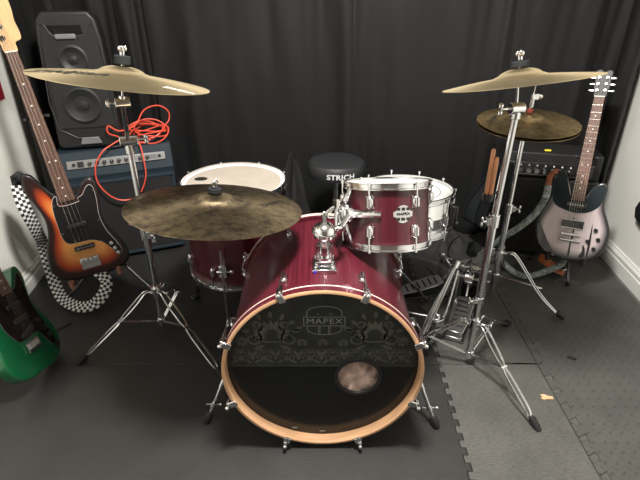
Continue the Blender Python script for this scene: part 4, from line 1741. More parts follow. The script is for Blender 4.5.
mb.build('foot_plate', M['grey_plastic'], sp, bevel=.003)

# coiled orange cable on the amplifier
cc0 = AF + arot @ V((.165, .10, AH))
pts = []
rnd = random.Random(4)
turn = 6
for i in range(turn * 16 + 1):
    a = 2 * PI * i / 16
    k = i / 16
    rx = .088 + .012 * math.sin(k * 2.3 + 1)
    ry = .052 + .018 * math.sin(k * 3.1)
    pts.append(cc0 + arot @ V((rx * math.cos(a) + .016 * math.sin(k * 1.7), ry * math.sin(a) + .010 * math.cos(k * 2.2), .034 + .006 * k + (.024 + .010 * math.sin(k * 2.9)) * math.sin(a + .5 * math.sin(k)) + .008 * math.sin(a * 2 + k))))
# upright loose loop
pts += [cc0 + arot @ V(q) for q in ((.115, .03, .09), (.115, .03, .135), (.07, .03, .165), (.0, .0, .155), (-.055, -.06, .10), (-.13, -.085, .085), (-.175, -.088, .115), (-.18, -.088, .08), (-.13, -.08, .05))]
# loop that hangs over the front
pts += [AF + arot @ V(q) for q in ((.0, .01, AH + .03), (-.055, -.02, AH + .006), (-.10, -.03, AH - .06), (-.105, -.04, AH - .14), (-.06, -.045, AH - .215), (.0, -.045, AH - .245), (.07, -.045, AH - .225), (.115, -.04, AH - .14), (.12, -.03, AH - .05), (.115, .0, AH + .015), (.10, .04, AH + .035))]
MBc = MB()
MBc.tube(spline(pts, 4), .0034, 7)
cb = thing('instrument_cable', 'bright orange instrument cable coiled on the blue amplifier, one loop hanging down its front', 'cable', cc0)
MBc.build('cord', M['orange_cable'], cb)
mb = MB()
q = AF + arot @ V((-.02, .04, AH + .03))
mb.cyl(cc0 + arot @ V((-.12, -.075, .012)), cc0 + arot @ V((-.175, -.08, .010)), .007, n=10)
mb.cyl(cc0 + arot @ V((-.175, -.08, .010)), cc0 + arot @ V((-.205, -.083, .010)), .0032, n=8)
mb.build('plug', M['black_plastic'], cb)

# ------------------------------------------------------------------ guitars


def oriented(name, label, cat, bridge, nut, nguess):
    o = bpy.data.objects.new(name, None)
    C.objects.link(o)
    o.empty_display_size = .05
    t = (V(nut) - V(bridge)).normalized()
    n = V(nguess).normalized()
    n = (n - t * n.dot(t)).normalized()
    x = t.cross(n).normalized()
    m = Matrix((x, t, n)).transposed().to_4x4()
    m.translation = V(bridge)
    o.matrix_world = m
    tag(o, label, cat)
    return o, m


def body_mesh(outline, cx, cy, th, closedn=8, carve=True):
    ol = spline([(x, y, 0) for x, y in outline], closedn, True)
    n = len(ol)
    mb = MB()
    rings = [(1.0, -th + .006, 1), (1.0, -.006, 1), (.992, -.002, 1), (.975, 0, .97), (.93, 0, .93), (.86, 0, .86), (.76, 0, .76), (.62, 0, .62), (.45, 0, .45), (.25, 0, .25), (.02, 0, 0)]
    rings = [(.02, -th, 1), (.975, -th, 1)] + rings
    vs = []
    att = []
    for f, z, a in rings:
        for p in ol:
            vs.append((cx + (p.x - cx) * f, cy + (p.y - cy) * f, z))
            att.append(a)
    fs = []
    for i in range(len(rings) - 1):
        for k in range(n):
            fs.append((i * n + k, i * n + (k + 1) % n, (i + 1) * n + (k + 1) % n, (i + 1) * n + k))
    mb.add(vs, fs, 0, att)
    return mb, ol


def neck(root, y0, ynut, w0, w1, nf, scale, z=.008, fb='fretboard', back='headstock_maple', dots=True):
    mb = MB()
    mb.add([(-w0 / 2, y0, 0), (w0 / 2, y0, 0), (w1 / 2, ynut, 0), (-w1 / 2, ynut, 0),
            (-w0 / 2, y0, z), (w0 / 2, y0, z), (w1 / 2, ynut, z), (-w1 / 2, ynut, z)],
           [(0, 1, 5, 4), (1, 2, 6, 5), (2, 3, 7, 6), (3, 0, 4, 7), (4, 5, 6, 7), (0, 3, 2, 1)])
    nk = MB()
    nv = []
    for y, w_ in ((y0, w0), (ynut, w1)):
        for i in range(9):
            a = PI * i / 8
            nv.append((w_ / 2 * math.cos(a), y, -.020 * math.sin(a) + .0005))
    nk.add(nv, [(i, i + 1, 9 + i + 1, 9 + i) for i in range(8)] + [tuple(range(9)), tuple(range(9, 18)), (0, 8, 17, 9)])
    nko = nk.build('neck', M[back], root)
    fbo = mb.build('fretboard', M[fb], root, bevel=.001)
    wy = lambda y: w0 + (w1 - w0) * (y - y0) / (ynut - y0)
    mbf = MB()
    for k in range(1, nf + 1):
        y = scale * 2 ** (-k / 12)
        if y < y0 + .004:
            break
        mbf = MB()
        mbf.cyl((-wy(y) / 2, y, z), (wy(y) / 2, y, z), .0008, n=6)
        mbf.build('fret', M['string'], fbo)
    if dots:
        mbd = MB()
        for k in (3, 5, 7, 9, 12, 15, 17, 19):
            y = scale * (2 ** (-k / 12) + 2 ** (-(k - 1) / 12)) / 2
            if y < y0 + .01:
                break
            for dx in ((-.012, .012) if k == 12 else (0,)):
                mbd.cyl((dx, y, z), (dx, y, z + .0004), .0034, n=12)
        mbd.build('inlay_dots', M['bone'], fbo)
    MB().box((0, ynut + .002, z * .6 + .001), (w1, .004, z + .004)).build('nut', M['bone'], root)


def strings(root, n, yb, yn, wb, wn, zb, zn, r=.0007, ends=None):
    for i in range(n):
        t = i / (n - 1) - .5
        mb = MB()
        p = [(t * wb, yb, zb), (t * wn, yn, zn)]
        if ends:
            p.append(ends[i])
        mb.tube(p, [r * (1.3 - .5 * (t + .5))] * len(p), 5)
        mb.build('string', M['string'], root)


def ribbon(mb, pts, wid, w_, cells, cell, mi=(0, 1)):
    """checked band: pts centre line, wid = width direction per point"""
    N = len(pts)
    rows = []
    L = 0
    for i in range(N):
        u = V(wid[i]).normalized()
        rows.append([V(pts[i]) + u * w_ * (j / cells - .5) for j in range(cells + 1)])
    vs = [q for r_ in rows for q in r_]
    k = len(mb.v)
    for i in range(N - 1):
        for j in range(cells):
            mb.f.append((k + i * (cells + 1) + j, k + i * (cells + 1) + j + 1, k + (i + 1) * (cells + 1) + j + 1, k + (i + 1) * (cells + 1) + j))
            mb.m.append(mi[(i + j) % 2])
    mb.v += [tuple(q) for q in vs]
    mb.att += [0.0] * len(vs)


def resample(pts, step):
    pts = spline(pts, 12)
    ac = [0]
    for i in range(1, len(pts)):
        ac.append(ac[-1] + (pts[i] - pts[i - 1]).length)
    n = int(ac[-1] / step)
    out = []
    j = 0
    for k in range(n + 1):
        s_ = ac[-1] * k / n
        while j < len(ac) - 2 and ac[j + 1] < s_:
            j += 1
        t = (s_ - ac[j]) / max(ac[j + 1] - ac[j], 1e-9)
        out.append(pts[j].lerp(pts[j + 1], t))
    return out


# --- sunburst bass
bass, bm_ = oriented('bass_guitar', 'sunburst electric bass guitar with black pickguard and checkered strap on a stand', 'bass guitar',
                     (-1.012, 1.861, 0.222), (-1.180, 1.969, 1.202), (0.424, -0.89, 0.171))
BO = [(0, -.105), (-.08, -.10), (-.145, -.065), (-.172, .0), (-.160, .08), (-.128, .155), (-.118, .225), (-.135, .30), (-.150, .365), (-.138, .415), (-.105, .405), (-.075, .35), (-.040, .305),
      (.038, .290), (.058, .300), (.085, .335), (.118, .345), (.138, .315), (.132, .25), (.116, .185), (.125, .12), (.160, .05), (.178, -.015), (.160, -.075), (.09, -.108)]
BO = [(x * .92, y * .75 if y < 0 else y) for x, y in BO]
mb, ol = body_mesh(BO, 0.0, .10, .040)
mb.build('body', M['sunburst'], bass, ang=50)
PG = [(-.036, .30), (-.046, .30), (-.058, .28), (-.066, .24), (-.070, .17), (-.068, .12), (-.052, .095), (-.02, .090), (.035, .085), (.075, .062), (.098, .03), (.114, -.005), (.130, -.012), (.138, .012), (.125, .055), (.104, .11), (.096, .18), (.107, .25), (.110, .30), (.100, .318), (.082, .310), (.062, .285), (.040, .275), (.036, .26), (-.036, .26)]
pgs = spline([(x, y, 0) for x, y in PG], 4, True)
pgo = MB().prism([(p.x, p.y) for p in pgs], .0005, .003).build('pickguard', M['pickguard'], bass, smooth=False)
mb = MB()
mb.tube([V((p.x, p.y, .0018)) for p in pgs], .0012, 5, closed=True)
mb.build('pickguard_edge', M['white_plastic'], pgo)
mb = MB()
for i in range(0, len(pgs), 9):
    p = pgs[i]
    q = p + (V((.02, .17, 0)) - p).normalized() * .008
    MB().cyl((q.x, q.y, .003), (q.x, q.y, .0042), .003, n=8).build('screw', M['chrome'], pgo)
MB().box((0, .065, .008), (.082, .020, .012)).build('pickup', M['black_plastic'], bass, bevel=.003)
MB().box((0, .165, .008), (.082, .020, .010)).build('pickup', M['black_plastic'], bass, bevel=.003)
mb = MB()
for i in range(8):
    mb.cyl((-.033 + .0095 * i, .065, .014), (-.033 + .0095 * i, .065, .0155), .0026, n=8)
mb.build('pole_pieces', M['chrome'], bass)
br = MB().box((0, -.010, .004), (.078, .050, .005)).build('bridge', M['chrome'], bass, bevel=.001)
for i in range(4):
    MB().box((-.0285 + .019 * i, .0, .011), (.014, .024, .009)).build('saddle', M['chrome'], br, bevel=.002)
for (x, y) in ((.106, .050), (.114, .024), (.121, .001)):
    mb = MB()
    mb.cyl((x, y, .003), (x, y, .016), .0085, n=16)
    mb.build('control_knob', M['chrome'], bass, bevel=.001)
neck(bass, .275, .864, .062, .041, 20, .864)
HSO = [(-.0205, .864), (.0205, .864), (.024, .895), (.046, .905), (.050, .93), (.046, .97), (.050, 1.01), (.046, 1.055), (.022, 1.082), (-.014, 1.085), (-.034, 1.065), (-.030, 1.035), (-.022, .98), (-.030, .93), (-.026, .895)]
hso = spline([(x, y, 0) for x, y in HSO], 4, True)
MB().prism([(p.x, p.y) for p in hso], -.012, .001).build('headstock', M['headstock_maple'], bass, bevel=.002, smooth=False)
ends = []
for i in range(4):
    y = .915 + .040 * i
    x = -.012 + .004 * i
    mb = MB()
    mb.cyl((x, y, .001), (x, y, .014), .006, n=14)
    mb.cyl((x, y, .001), (x, y, .003), .010, n=14)
    mb.box((x - .030, y, -.006), (.030, .006, .006))
    mb.sphere((x - .050, y, -.006), .011, 10, (.9, .9, .3))
    mb.build('tuner', M['chrome'], bass)
    ends.append((x, y, .008))
strings(bass, 4, -.008, .866, .057, .030, .016, .0115, .0008, ends)


def W(m, p):
    return m @ V(p)


# checkered strap
cell = .0125
horn = W(bm_, (-.140, .405, -.02))
sp_pts = [horn + V((.02, .02, -.02)), horn + V((.0, -.01, .015)), V((-1.225, 1.86, .590)), V((-1.210, 1.83, .53)), V((-1.197, 1.82, .467)), V((-1.205, 1.86, .36)), V((-1.235, 1.92, .260)), V((-1.235, 1.92, .165)), V((-1.215, 1.89, .075))]
sp2 = [sp_pts[-1], V((-1.160, 1.83, .034)), V((-1.075, 1.78, .030)), V((-1.00, 1.77, .045)), V((-.955, 1.80, .085)), V((-.95, 1.84, .125)), V((-.98, 1.86, .15)), V((-1.01, 1.88, .16)), W(bm_, (.0, -.08, -.02))]
allp = resample(sp_pts + sp2[1:], cell)
N_ = len(allp)
wid = []
for i, p in enumerate(allp):
    t = (allp[min(i + 1, N_ - 1)] - allp[max(i - 1, 0)]).normalized()
    view = (V((0.15, 0, 1.31)) - p).normalized()
    nn = (view + V((.25 * math.sin(i * .09), 0, .35))).normalized()
    wid.append(t.cross(nn).normalized())
mb = MB()
nb = 8
ribbon(mb, allp[nb:], wid[nb:], .050, 4, cell)
stp = mb.build('checkered_strap', [M['check_black'], M['check_white']], bass)
sd = stp.modifiers.new('thickness', 'SOLIDIFY')
sd.thickness = .002
stp.parent = None
stp.parent = bass
stp.matrix_parent_inverse = bm_.inverted()
mb = MB()
ribbon(mb, allp[:nb + 1], wid[:nb + 1], .040, 2, cell, (0, 0))
st2 = mb.build('strap_end', M['check_black'], bass)
sd = st2.modifiers.new('thickness', 'SOLIDIFY')
sd.thickness = .0035
st2.matrix_parent_inverse = bm_.inverted()


def guitar_stand(label, m, ylow, foot_c, yneck, rest_tips='black_plastic', foot_r=.22, yaw=0, spread=.10):
    """tubular stand behind the guitar: m = guitar matrix, ylow = local y of the cradle"""
    cr = W(m, (0, ylow, -.075))
    nk_ = W(m, (0, yneck, -.075))
    root = thing('guitar_stand', label, 'stand', foot_c)
    hub_ = V(foot_c) + V((0, 0, .20))
    mb = MB()
    mb.tube([hub_ - V((0, 0, .02)), hub_, cr, nk_], .009, 10)
    mb.build('upright', M['dark_metal'], root)
    for k in range(3):
        a = yaw + 2 * PI * k / 3
        f = V(foot_c) + V((math.cos(a) * foot_r, math.sin(a) * foot_r, .012))
        mb = MB()
        mb.tube([hub_, f.lerp(hub_, .3) + V((0, 0, -.005)), f], .007, 8)
        lg = mb.build('leg', M['dark_metal'], root)
        MB().sphere(f, .0115, 10).build('rubber_foot', M['rubber'], lg)
    for sg in (-1, 1):
        a1 = W(m, (sg * spread, ylow, -.075))
        a2 = W(m, (sg * spread, ylow, .022))
        a3 = W(m, (sg * spread, ylow + .03, .030))
        mb = MB()
        mb.tube([cr, a1, a2, a3], .006, 8)
        arm = mb.build('cradle_arm', M['dark_metal'], root)
        mb = MB()
        mb.tube([a1.lerp(a2, .1), a2, a3], .0095, 10)
        mb.build('foam_sleeve', M[rest_tips], arm)
    mb = MB()
    for sg in (-1, 1):
        mb.tube([nk_, W(m, (sg * .042, yneck, -.05)), W(m, (sg * .042, yneck, .0))], .006, 8)
    mb.build('neck_yoke', M['rubber'], root)
    return root


guitar_stand('tubular black stand holding the sunburst bass guitar', bm_, -.092, (-0.99, 2.00, 0), .62, 'pink_tube', .23, R(-20))

# --- pale guitar on the right
rg, rm_ = oriented('electric_guitar', 'pale silver-grey electric guitar with black edges and dark horns leaning in the right corner', 'guitar',
                   (1.168, 2.030, 0.261), (1.314, 2.383, 1.185), (-0.51, -0.774, 0.376))
RO = [(0, -.110), (-.075, -.098), (-.135, -.065), (-.168, -.01), (-.166, .05), (-.140, .11), (-.122, .165), (-.128, .215), (-.124, .268), (-.096, .290), (-.066, .262), (-.046, .215), (-.030, .180),
      (.030, .178), (.050, .215), (.072, .240), (.098, .252), (.120, .232), (.118, .185), (.124, .135), (.148, .085), (.168, .03), (.160, -.04), (.12, -.088), (.06, -.106)]
RO = [(x * .92, y * 1.12 if y < 0 else y) for x, y in RO]
mb, ol = body_mesh(RO, 0.0, .075, .042)
mb.build('body', M['paleburst'], rg, ang=50)
tl = [(-.118, .17), (-.122, .215), (-.118, .260), (-.096, .282), (-.070, .257), (-.050, .21), (-.030, .174), (.030, .172), (.050, .208), (.075, .234), (.098, .243), (.112, .228), (.110, .185), (.10, .145), (.06, .112), (0, .100), (-.06, .112), (-.10, .130)]
tl = [(x * .92, y) for x, y in tl]
tl = spline([(x, y, 0) for x, y in tl], 4, True)
MB().prism([(p.x, p.y) for p in tl], .0003, .0014).build('dark_finish', M['teal_paint'], rg, smooth=False)
mb = MB()
for poly in ([(.004, -.10), (.012, -.10), (.010, -.04), (.014, .0), (.008, .03), (.004, -.02)],
             [(.080, -.085), (.086, -.086), (.088, -.03), (.084, .03), (.080, .06), (.079, 0)],
             [(-.142, .035), (-.130, .020), (-.092, -.045), (-.048, -.108), (-.070, -.108), (-.122, -.070), (-.142, -.015)],
             [(.05, -.098), (.072, -.092), (.070, -.055), (.058, -.040), (.060, -.07)]):
    pl = spline([(x, y, 0) for x, y in poly], 4, True)
    mb.prism([(p.x, p.y) for p in pl], .0003, .0012)
mb.build('dark_streak', M['black_gloss'], rg, smooth=False)
pk = MB().box((0, .048, .006), (.092, .038, .009)).build('pickup', M['black_gloss'], rg, bevel=.004)
mb = MB()
mb.tube([V((x, y, .009)) for x, y in ((-.044, .030), (.044, .030), (.044, .066), (-.044, .066))], .0025, 6, closed=True)
mb.build('pickup_frame', M['chrome'], pk)
pk = MB().box((0, .138, .006), (.088, .030, .009)).build('pickup', M['black_gloss'], rg, bevel=.004)
mb = MB()
for i in range(6):
    mb.cyl((-.026 + .0104 * i, .138, .0105), (-.026 + .0104 * i, .138, .0118), .0028, n=8)
mb.build('pole_pieces', M['white_plastic'], pk)
br = MB().box((0, .0, .008), (.082, .014, .010)).build('bridge', M['chrome'], rg, bevel=.003)
MB().box((0, -.028, .008), (.090, .012, .010)).build('tailpiece', M['chrome'], rg, bevel=.004)
for (x, y) in ((.098, .035), (.115, -.005), (.105, -.050), (.075, -.020)):
    mb = MB()
    mb.cyl((x, y, 0), (x, y, .014), .010, .0085, n=16)
    mb.build('control_knob', M['black_gloss'], rg, bevel=.001)
neck(rg, .158, .628, .055, .042, 22, .628, fb='fretboard_light', back='black_gloss')
HS2 = [(-.021, .628), (.021, .628), (.027, .65), (.033, .68), (.031, .71), (.034, .74), (.018, .748), (.0, .738), (-.014, .750), (-.033, .742), (-.031, .71), (-.033, .68), (-.027, .65)]
hs2 = spline([(x, y, 0) for x, y in HS2], 4, True)
MB().prism([(p.x, p.y) for p in hs2], -.012, .001).build('headstock', M['black_plastic'], rg, bevel=.002, smooth=False)
ends = []
for i in range(6):
    sg = -1 if i < 3 else 1
    y = (.658, .686, .714)[i if i < 3 else 5 - i]
    x = sg * .016
    mb = MB()
    mb.cyl((x, y, .001), (x, y, .012), .004, n=12)
    mb.cyl((x, y, .001), (x, y, .003), .0055, n=12)
    mb.box((x + sg * .022, y, -.006), (.018, .004, .004))
    mb.sphere((x + sg * .031, y, -.006), .0065, 10, (1, .8, .35))
    mb.build('tuner', M['chrome_dull'], rg)
    ends.append((x, y, .008))
strings(rg, 6, -.026, .629, .052, .034, .014, .0115, .0006, ends)
# strap: brown leather end from the left horn, then a pale patterned band sagging to the left
h2 = W(rm_, (-.112, .275, -.015))
pp = [h2 + V((.012, .0, -.005)), h2 + V((-.010, -.01, .012)), h2 + V((-.035, -.015, -.02)), V((0.998, 2.0, .475)), V((0.990, 2.01, .414)), V((0.957, 2.01, .355)), V((0.913, 2.02, .299)), V((0.873, 2.05, .241)), V((0.855, 2.10, .18)), V((0.865, 2.16, .11)), V((0.93, 2.17, .035)), V((1.0, 2.05, .02)), W(rm_, (0, -.115, -.02)) + V((-.02, .02, -.06)), W(rm_, (0, -.108, -.02))]
pts = resample(pp, .012)
N_ = len(pts)
wid = []
for i, p in enumerate(pts):
    t = (pts[min(i + 1, N_ - 1)] - pts[max(i - 1, 0)]).normalized()
    view = (V((0, 0, 1.31)) - p).normalized()
    wid.append(t.cross((view + V((0.0, 0, .5))).normalized()).normalized())
k1 = 15
for (a, b, nm, mm) in ((0, k1 + 1, 'strap_end', 'leather'), (k1, N_, 'strap', 'strap_pale')):
    mb = MB()
    ribbon(mb, pts[a:b], wid[a:b], .030 if nm == 'strap' else .026, 2, .012, (0, 0))
    s_ = mb.build(nm, M[mm], rg)
    sd = s_.modifiers.new('thickness', 'SOLIDIFY')
    sd.thickness = .003
    s_.matrix_parent_inverse = rm_.inverted()
guitar_stand('tubular black stand holding the pale guitar in the right corner', rm_, -.130, (1.225, 2.14, 0), .36, 'rubber', .15, R(-100), .075)

# leather strap end lying on the floor under the pale guitar
lt = thing('leather_strap', 'orange-brown leather strap with metal buckle lying under the pale guitar', 'strap', (1.17, 2.10, 0))
mb = MB()
pts = spline([(1.12, 2.17, .060), (1.135, 2.13, .060), (1.165, 2.095, .045), (1.215, 2.075, .028)], 8)
ribbon(mb, pts, [V((.55, .75, .25))] * len(pts), .06, 2, .01, (0, 0))
s_ = mb.build('band', M['orange_leather'], lt)
sd = s_.modifiers.new('thickness', 'SOLIDIFY')
sd.thickness = .004
MB().box((1.205, 2.085, .040), (.030, .034, .008), Matrix.Rotation(.5, 3, 'Z')).build('buckle', M['chrome'], lt, bevel=.002)

# --- green guitar in the left foreground
gg, gm_ = oriented('electric_guitar', 'glossy green electric guitar with dark tortoise pickguard leaning at the lower left edge', 'guitar',
                   (-1.043, 1.390, 0.145), (-1.378, 1.631, 1.055), (0.926, 0.132, 0.354))
GO = [(0, -.105), (-.08, -.10), (-.14, -.07), (-.165, -.005), (-.150, .075), (-.120, .135), (-.115, .19), (-.138, .25), (-.150, .305), (-.132, .335), (-.100, .315), (-.070, .265), (-.035, .225),
      (.036, .215), (.060, .232), (.092, .272), (.122, .275), (.135, .24), (.122, .19), (.112, .14), (.128, .09), (.160, .03), (.168, -.03), (.142, -.082), (.08, -.108)]
mb, ol = body_mesh(GO, 0.0, .07, .044)
mb.build('body', M['green_paint'], gg, ang=50)
GP = [(-.034, .215), (-.070, .235), (-.100, .275), (-.122, .27), (-.118, .22), (-.098, .16), (-.095, .10), (-.070, .05), (-.042, .028), (.042, .028), (.07, .01), (.10, -.045), (.125, -.050), (.130, -.02), (.112, .06), (.098, .12), (.105, .19), (.112, .24), (.095, .25), (.065, .215), (.034, .205)]
gp = spline([(x, y, 0) for x, y in GP], 4, True)
pgo = MB().prism([(p.x, p.y) for p in gp], .0005, .003).build('pickguard', M['pickguard_shell'], gg, smooth=False)
mb = MB()
mb.tube([V((p.x, p.y, .0015)) for p in gp], .0009, 5, closed=True)
mb.build('pickguard_edge', M['grey_plastic'], pgo)
for y, a in ((.048, 10), (.10, 0), (.155, 0)):
    MB().box((0, y, .007), (.084, .017, .009), Matrix.Rotation(R(a), 3, 'Z')).build('pickup', M['black_plastic'], gg, bevel=.004)
MB().box((0, -.005, .005), (.078, .040, .006)).build('bridge', M['chrome'], gg, bevel=.001)
for i in range(6):
    MB().box((-.026 + .0104 * i, -.002, .010), (.0085, .020, .005)).build('saddle', M['chrome'], gg, bevel=.001)
for (x, y) in ((.080, .06), (.098, .025), (.108, -.010)):
    mb = MB()
    mb.cyl((x, y, .003), (x, y, .015), .011, .009, n=16)
    mb.build('control_knob', M['black_plastic'], gg, bevel=.001)
mb = MB()
mb.prism([(.128 + .020 * math.cos(t), -.058 + .013 * math.sin(t)) for t in [2 * PI * i / 20 for i in range(20)]], .0003, .002)
mb.cyl((.128, -.058, .002), (.128, -.058, .006), .006, n=12)
mb.build('jack_plate', M['dark_metal'], gg)
neck(gg, .20, .648, .056, .042, 21, .648)
hs3 = spline([(x, y, 0) for x, y in [(-.021, .648), (.021, .648), (.030, .675), (.040, .70), (.036, .74), (.034, .79), (.022, .822), (-.006, .83), (-.028, .81), (-.030, .77), (-.026, .70), (-.026, .67)]], 4, True)
MB().prism([(p.x, p.y) for p in hs3], -.012, .001).build('headstock', M['headstock_maple'], gg, bevel=.002, smooth=False)
ends = []
for i in range(6):
    y = .680 + .024 * i
    x = -.010 + .003 * i
    mb = MB()
    mb.cyl((x, y, .001), (x, y, .012), .004, n=12)
    mb.box((x - .025, y, -.006), (.028, .004, .004))
    mb.sphere((x - .042, y, -.006), .008, 10, (1, .8, .35))
    mb.build('tuner', M['chrome'], gg)
    ends.append((x, y, .008))
strings(gg, 6, -.012, .65, .052, .034, .014, .0115, .0006, ends)

# ------------------------------------------------------------------ right amplifier head on a cabinet
ryaw = R(-14)
rrot = Matrix.Rotation(ryaw, 3, 'Z')
RC = V((1.14, 2.285, 0))
rc_ = thing('speaker_cabinet', 'black speaker cabinet with dark grille behind the pale guitar', 'cabinet', RC, world=False)
rc_.rotation_euler = (0, 0, ryaw)
CW, CD, CH = .46, .20, .435
MB().box((0, CD / 2, CH / 2 + .008), (CW, CD, CH - .016)).build('cabinet', M['black_tolex'], rc_, bevel=.010, seg=3)
MB().box((0, -.003, CH / 2 - .005), (CW - .04, .008, CH - .06)).build('grille_cloth', M['grille_grey'], rc_, bevel=.002)
mb = MB()
for sx in (-1, 1):
    for y in (.03, CD - .03):
        mb.cyl((sx * (CW / 2 - .03), y, .0), (sx * (CW / 2 - .03), y, .010), .014, n=12)
mb.build('rubber_foot', M['rubber'], rc_)
ra = thing('amplifier_head', 'small black amplifier head with rows of chrome knobs on the cabinet behind the pale guitar', 'amplifier', RC + V((0, 0, CH)), world=False)
ra.rotation_euler = (0, 0, ryaw)
HW, HD, HHt = .44, .185, .125
MB().box((0, HD / 2 + .01, HHt / 2 + .003), (HW, HD, HHt - .002)).build('case', M['black_tolex'], ra, bevel=.006, seg=2)
MB().box((-.01, .006, .048), (HW - .05, .008, .056)).build('control_panel', M['dark_metal'], ra, bevel=.001)
for i in range(9):
    x = -.185 + i * .038
    mb = MB()
    mb.cyl((x, .002, .040), (x, -.016, .040), .0135, .011, n=14)
    mb.build('knob', M['chrome'], ra)
mb = MB()
for i in range(9):
    mb.cyl((-.185 + i * .038, .002, .066), (-.185 + i * .038, -.002, .066), .004, n=8)
mb.build('indicator_row', M['white_plastic'], ra)
mb = MB()
mb.box((-.01, .003, .0185), (HW - .09, .003, .004))
mb.box((-.01, .003, .0795), (HW - .05, .003, .002))
mb.build('panel_trim', M['chrome_dull'], ra)
pkp = RC + rrot @ V((-.03, .05, CH + HHt + .003))
mb = MB()
mb.prism([(-.016, -.006), (.010, -.012), (.020, .0), (.012, .012), (-.012, .010)], 0, .006, lambda p: pkp + p)
tag(mb.build('guitar_pick', M['yellow'], origin=pkp, bevel=.002), 'small yellow plectrum lying on top of the right amplifier head', 'plectrum')


# ------------------------------------------------------------------ cloths
def heap(name, label, cat, c, rx, ry, hh, seed, m, yaw=0):
    rnd = random.Random(seed)
    ph = [rnd.uniform(0, 6.28) for _ in range(8)]
    mb = MB()
    n, k = 56, 16
    vs = []
    for j in range(k + 1):
        t = j / k
        for i in range(n):
            a = 2 * PI * i / n
            rr = t * (1 + .12 * math.sin(3 * a + ph[0]) + .07 * math.sin(7 * a + ph[1]))
            h = hh * (1 - t ** 1.6)
            h += hh * .22 * (1 - t) * math.sin(4 * a + 6 * t + ph[2]) + hh * .30 * t * (1 - t) * 2 * math.sin(9 * a + 3 * t + ph[3]) + hh * .12 * (1 - t) * math.sin(14 * a + ph[4])
            x, y = rx * rr * math.cos(a), ry * rr * math.sin(a)
            x, y = x * math.cos(yaw) - y * math.sin(yaw), x * math.sin(yaw) + y * math.cos(yaw)
            vs.append((c[0] + x, c[1] + y, c[2] + max(.002, h)))
    fs = []
    for j in range(k):
        for i in range(n):
            fs.append((j * n + i, j * n + (i + 1) % n, (j + 1) * n + (i + 1) % n, (j + 1) * n + i))
    mb.add(vs, fs)
    o = mb.build(name, M[m], ang=70, origin=c)
    return tag(o, label, cat)


heap('cloth', 'crumpled black cloth on the floor by the curtain behind the snare drum', 'cloth', (0.66, 2.36, 0), .22, .13, .11, 2, 'cloth_black', R(-8))
heap('bag', 'slumped black bag by the curtain left of the drum throne', 'bag', (-0.15, 2.44, 0), .15, .11, .40, 5, 'cloth_black')


def drape(name, label, cat, pts_top, pts_bot, m, seed=1, folds=3, amp=.02):
    mb = MB()
    nu, nv = 40, 24
    a, b = V(pts_top[0]), V(pts_top[1])
    c, d = V(pts_bot[0]), V(pts_bot[1])
    vs = []
    for j in range(nv + 1):
        v = j / nv
        for i in range(nu + 1):
            u = i / nu
            p = a.lerp(b, u).lerp(c.lerp(d, u), v)
            p = p + V((.25, -1, 0)).normalized() * (amp * math.sin(u * folds * 2 * PI + seed + v * 1.5) * (.3 + .7 * v))
            p.x += .02 * math.sin(v * 5 + seed)
            vs.append(p)
    fs = [(j * (nu + 1) + i, j * (nu + 1) + i + 1, (j + 1) * (nu + 1) + i + 1, (j + 1) * (nu + 1) + i) for j in range(nv) for i in range(nu)]
    mb.add(vs, fs)
    o = mb.build(name, M[m], ang=80, origin=pts_bot[0])
    sd = o.modifiers.new('thickness', 'SOLIDIFY')
    sd.thickness = .004
    return tag(o, label, cat)


drape('jacket', 'dark teal jacket hanging down the left side of the speaker cabinet behind the drumsticks', 'jacket', [(0.82, 2.32, .50), (0.93, 2.29, .52)], [(0.76, 2.36, .19), (0.90, 2.22, .16)], 'cloth_teal', 1)

# blanket inside the bass drum, seen through the port hole
mb = MB()
vs = []
nb_, kb = 48, 24
bc_ = V((0.122, 1.158, 0.228))
brot = Matrix.Rotation(R(-28), 3, 'X')
for j in range(kb + 1):
    f = PI * j / kb
    for i in range(nb_):
        a = 2 * PI * i / nb_
        u = V((math.sin(f) * math.cos(a), -math.cos(f), math.sin(f) * math.sin(a)))
        w_ = 1 + .05 * math.sin(7 * u.x + 5 * u.z) + .035 * math.sin(17 * u.x - 11 * u.z + 2) + .022 * math.sin(29 * u.z + 13 * u.x) + .02 * math.sin(31 * u.x + 3)
        vs.append(bc_ + brot @ V((u.x * .115, u.y * .046 * w_ ** 2, u.z * .090 * w_)))
fs = [(j * nb_ + i, j * nb_ + (i + 1) % nb_, (j + 1) * nb_ + (i + 1) % nb_, (j + 1) * nb_ + i) for j in range(kb) for i in range(nb_)]
mb.add(vs, fs)
tag(mb.build('pillow', M['blanket'], origin=bc_, ang=80), 'rumpled pinkish-grey pillow inside the bass drum seen through the port hole', 'pillow')

# thin black cable loops around the right stand
mb = MB()
mb.tube(spline([(0.60, 1.86, .34), (0.575, 1.88, .30), (0.565, 1.88, .24), (0.60, 1.84, .19), (0.66, 1.80, .17), (0.66, 1.86, .08), (0.60, 2.00, .007), (0.55, 2.15, .006)], 8), .0028, 6)
tag(mb.build('cable', M['black_cable'], origin=(0.6, 1.9, 0)), 'thin black cable looping between the pedals and the right cymbal stand', 'cable')

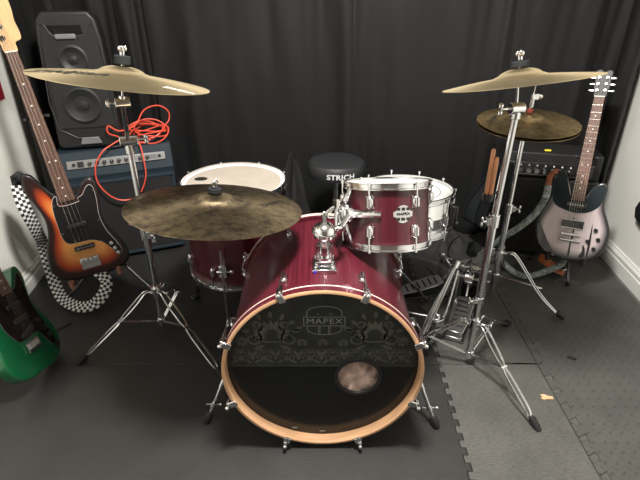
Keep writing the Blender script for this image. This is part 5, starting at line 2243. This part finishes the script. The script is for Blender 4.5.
# small things on the floor
wp = V((0.800, 1.270, 0.001))
mb = MB()
mb.prism([(-.020, -.004), (-.012, -.012), (.006, -.008), (.022, -.010), (.024, .002), (.008, .006), (-.002, .014), (-.016, .012), (-.012, .002)], 0, .005, lambda p: wp + p)
tag(mb.build('wood_chip', M['wood_chip'], origin=wp, smooth=False), 'pale wood splinter lying on the jigsaw seam of the right mat', 'wood chip')
wp = V((0.985, 1.475, 0.001))
mb = MB()
mb.prism([(-.016, .006), (-.004, .0), (.012, -.010), (.018, -.004), (.004, .006), (-.010, .012)], 0, .004, lambda p: wp + p)
tag(mb.build('plastic_scrap', M['ink'], origin=wp, smooth=False), 'tiny black scrap lying on the tread mat right of the wood chip', 'scrap')
ad = thing('cable_adapter', 'small black plug adapter on the floor by the left skirting board', 'adapter', (-1.215, 1.70, 0))
MB().box((-1.215, 1.70, .016), (.06, .05, .030), Matrix.Rotation(.4, 3, 'Z')).build('housing', M['black_plastic'], ad, bevel=.005)
MB().tube(spline([(-1.19, 1.69, .015), (-1.16, 1.67, .006), (-1.13, 1.64, .005), (-1.10, 1.66, .005), (-1.07, 1.70, .005)], 6), .003, 6).build('lead', M['black_cable'], ad)

# wall items
yb = 1.72
mb = MB()
xw = LW(1.86)
q = [(1.75, .84), (2.235, .84), (2.235, 1.01), (1.75, 1.06)]
mb.prism(q, .001, .006, lambda p: V((LW(p.x) + p.z, p.x, p.y)))
tag(mb.build('banner', M['red_cloth'], smooth=False, origin=(xw, 1.86, .84)), 'dark red banner on the left wall beside the bass guitar headstock', 'banner')
sy = 2.075
sw = thing('wall_bracket', 'small black bracket on the right wall at the edge of the picture', 'bracket', (RW(sy), sy, .34))
mb = MB()
mb.prism([(sy - .05, .30), (sy + .02, .32), (sy + .035, .36), (sy + .02, .40), (sy - .05, .42)], .0, .035, lambda p: V((RW(p.x) - p.z - .001, p.x, p.y)))
mb.build('plate', M['black_plastic'], sw, bevel=.004, smooth=False)

for o in C.objects:
    if '_w' in o:
        del o['_w']
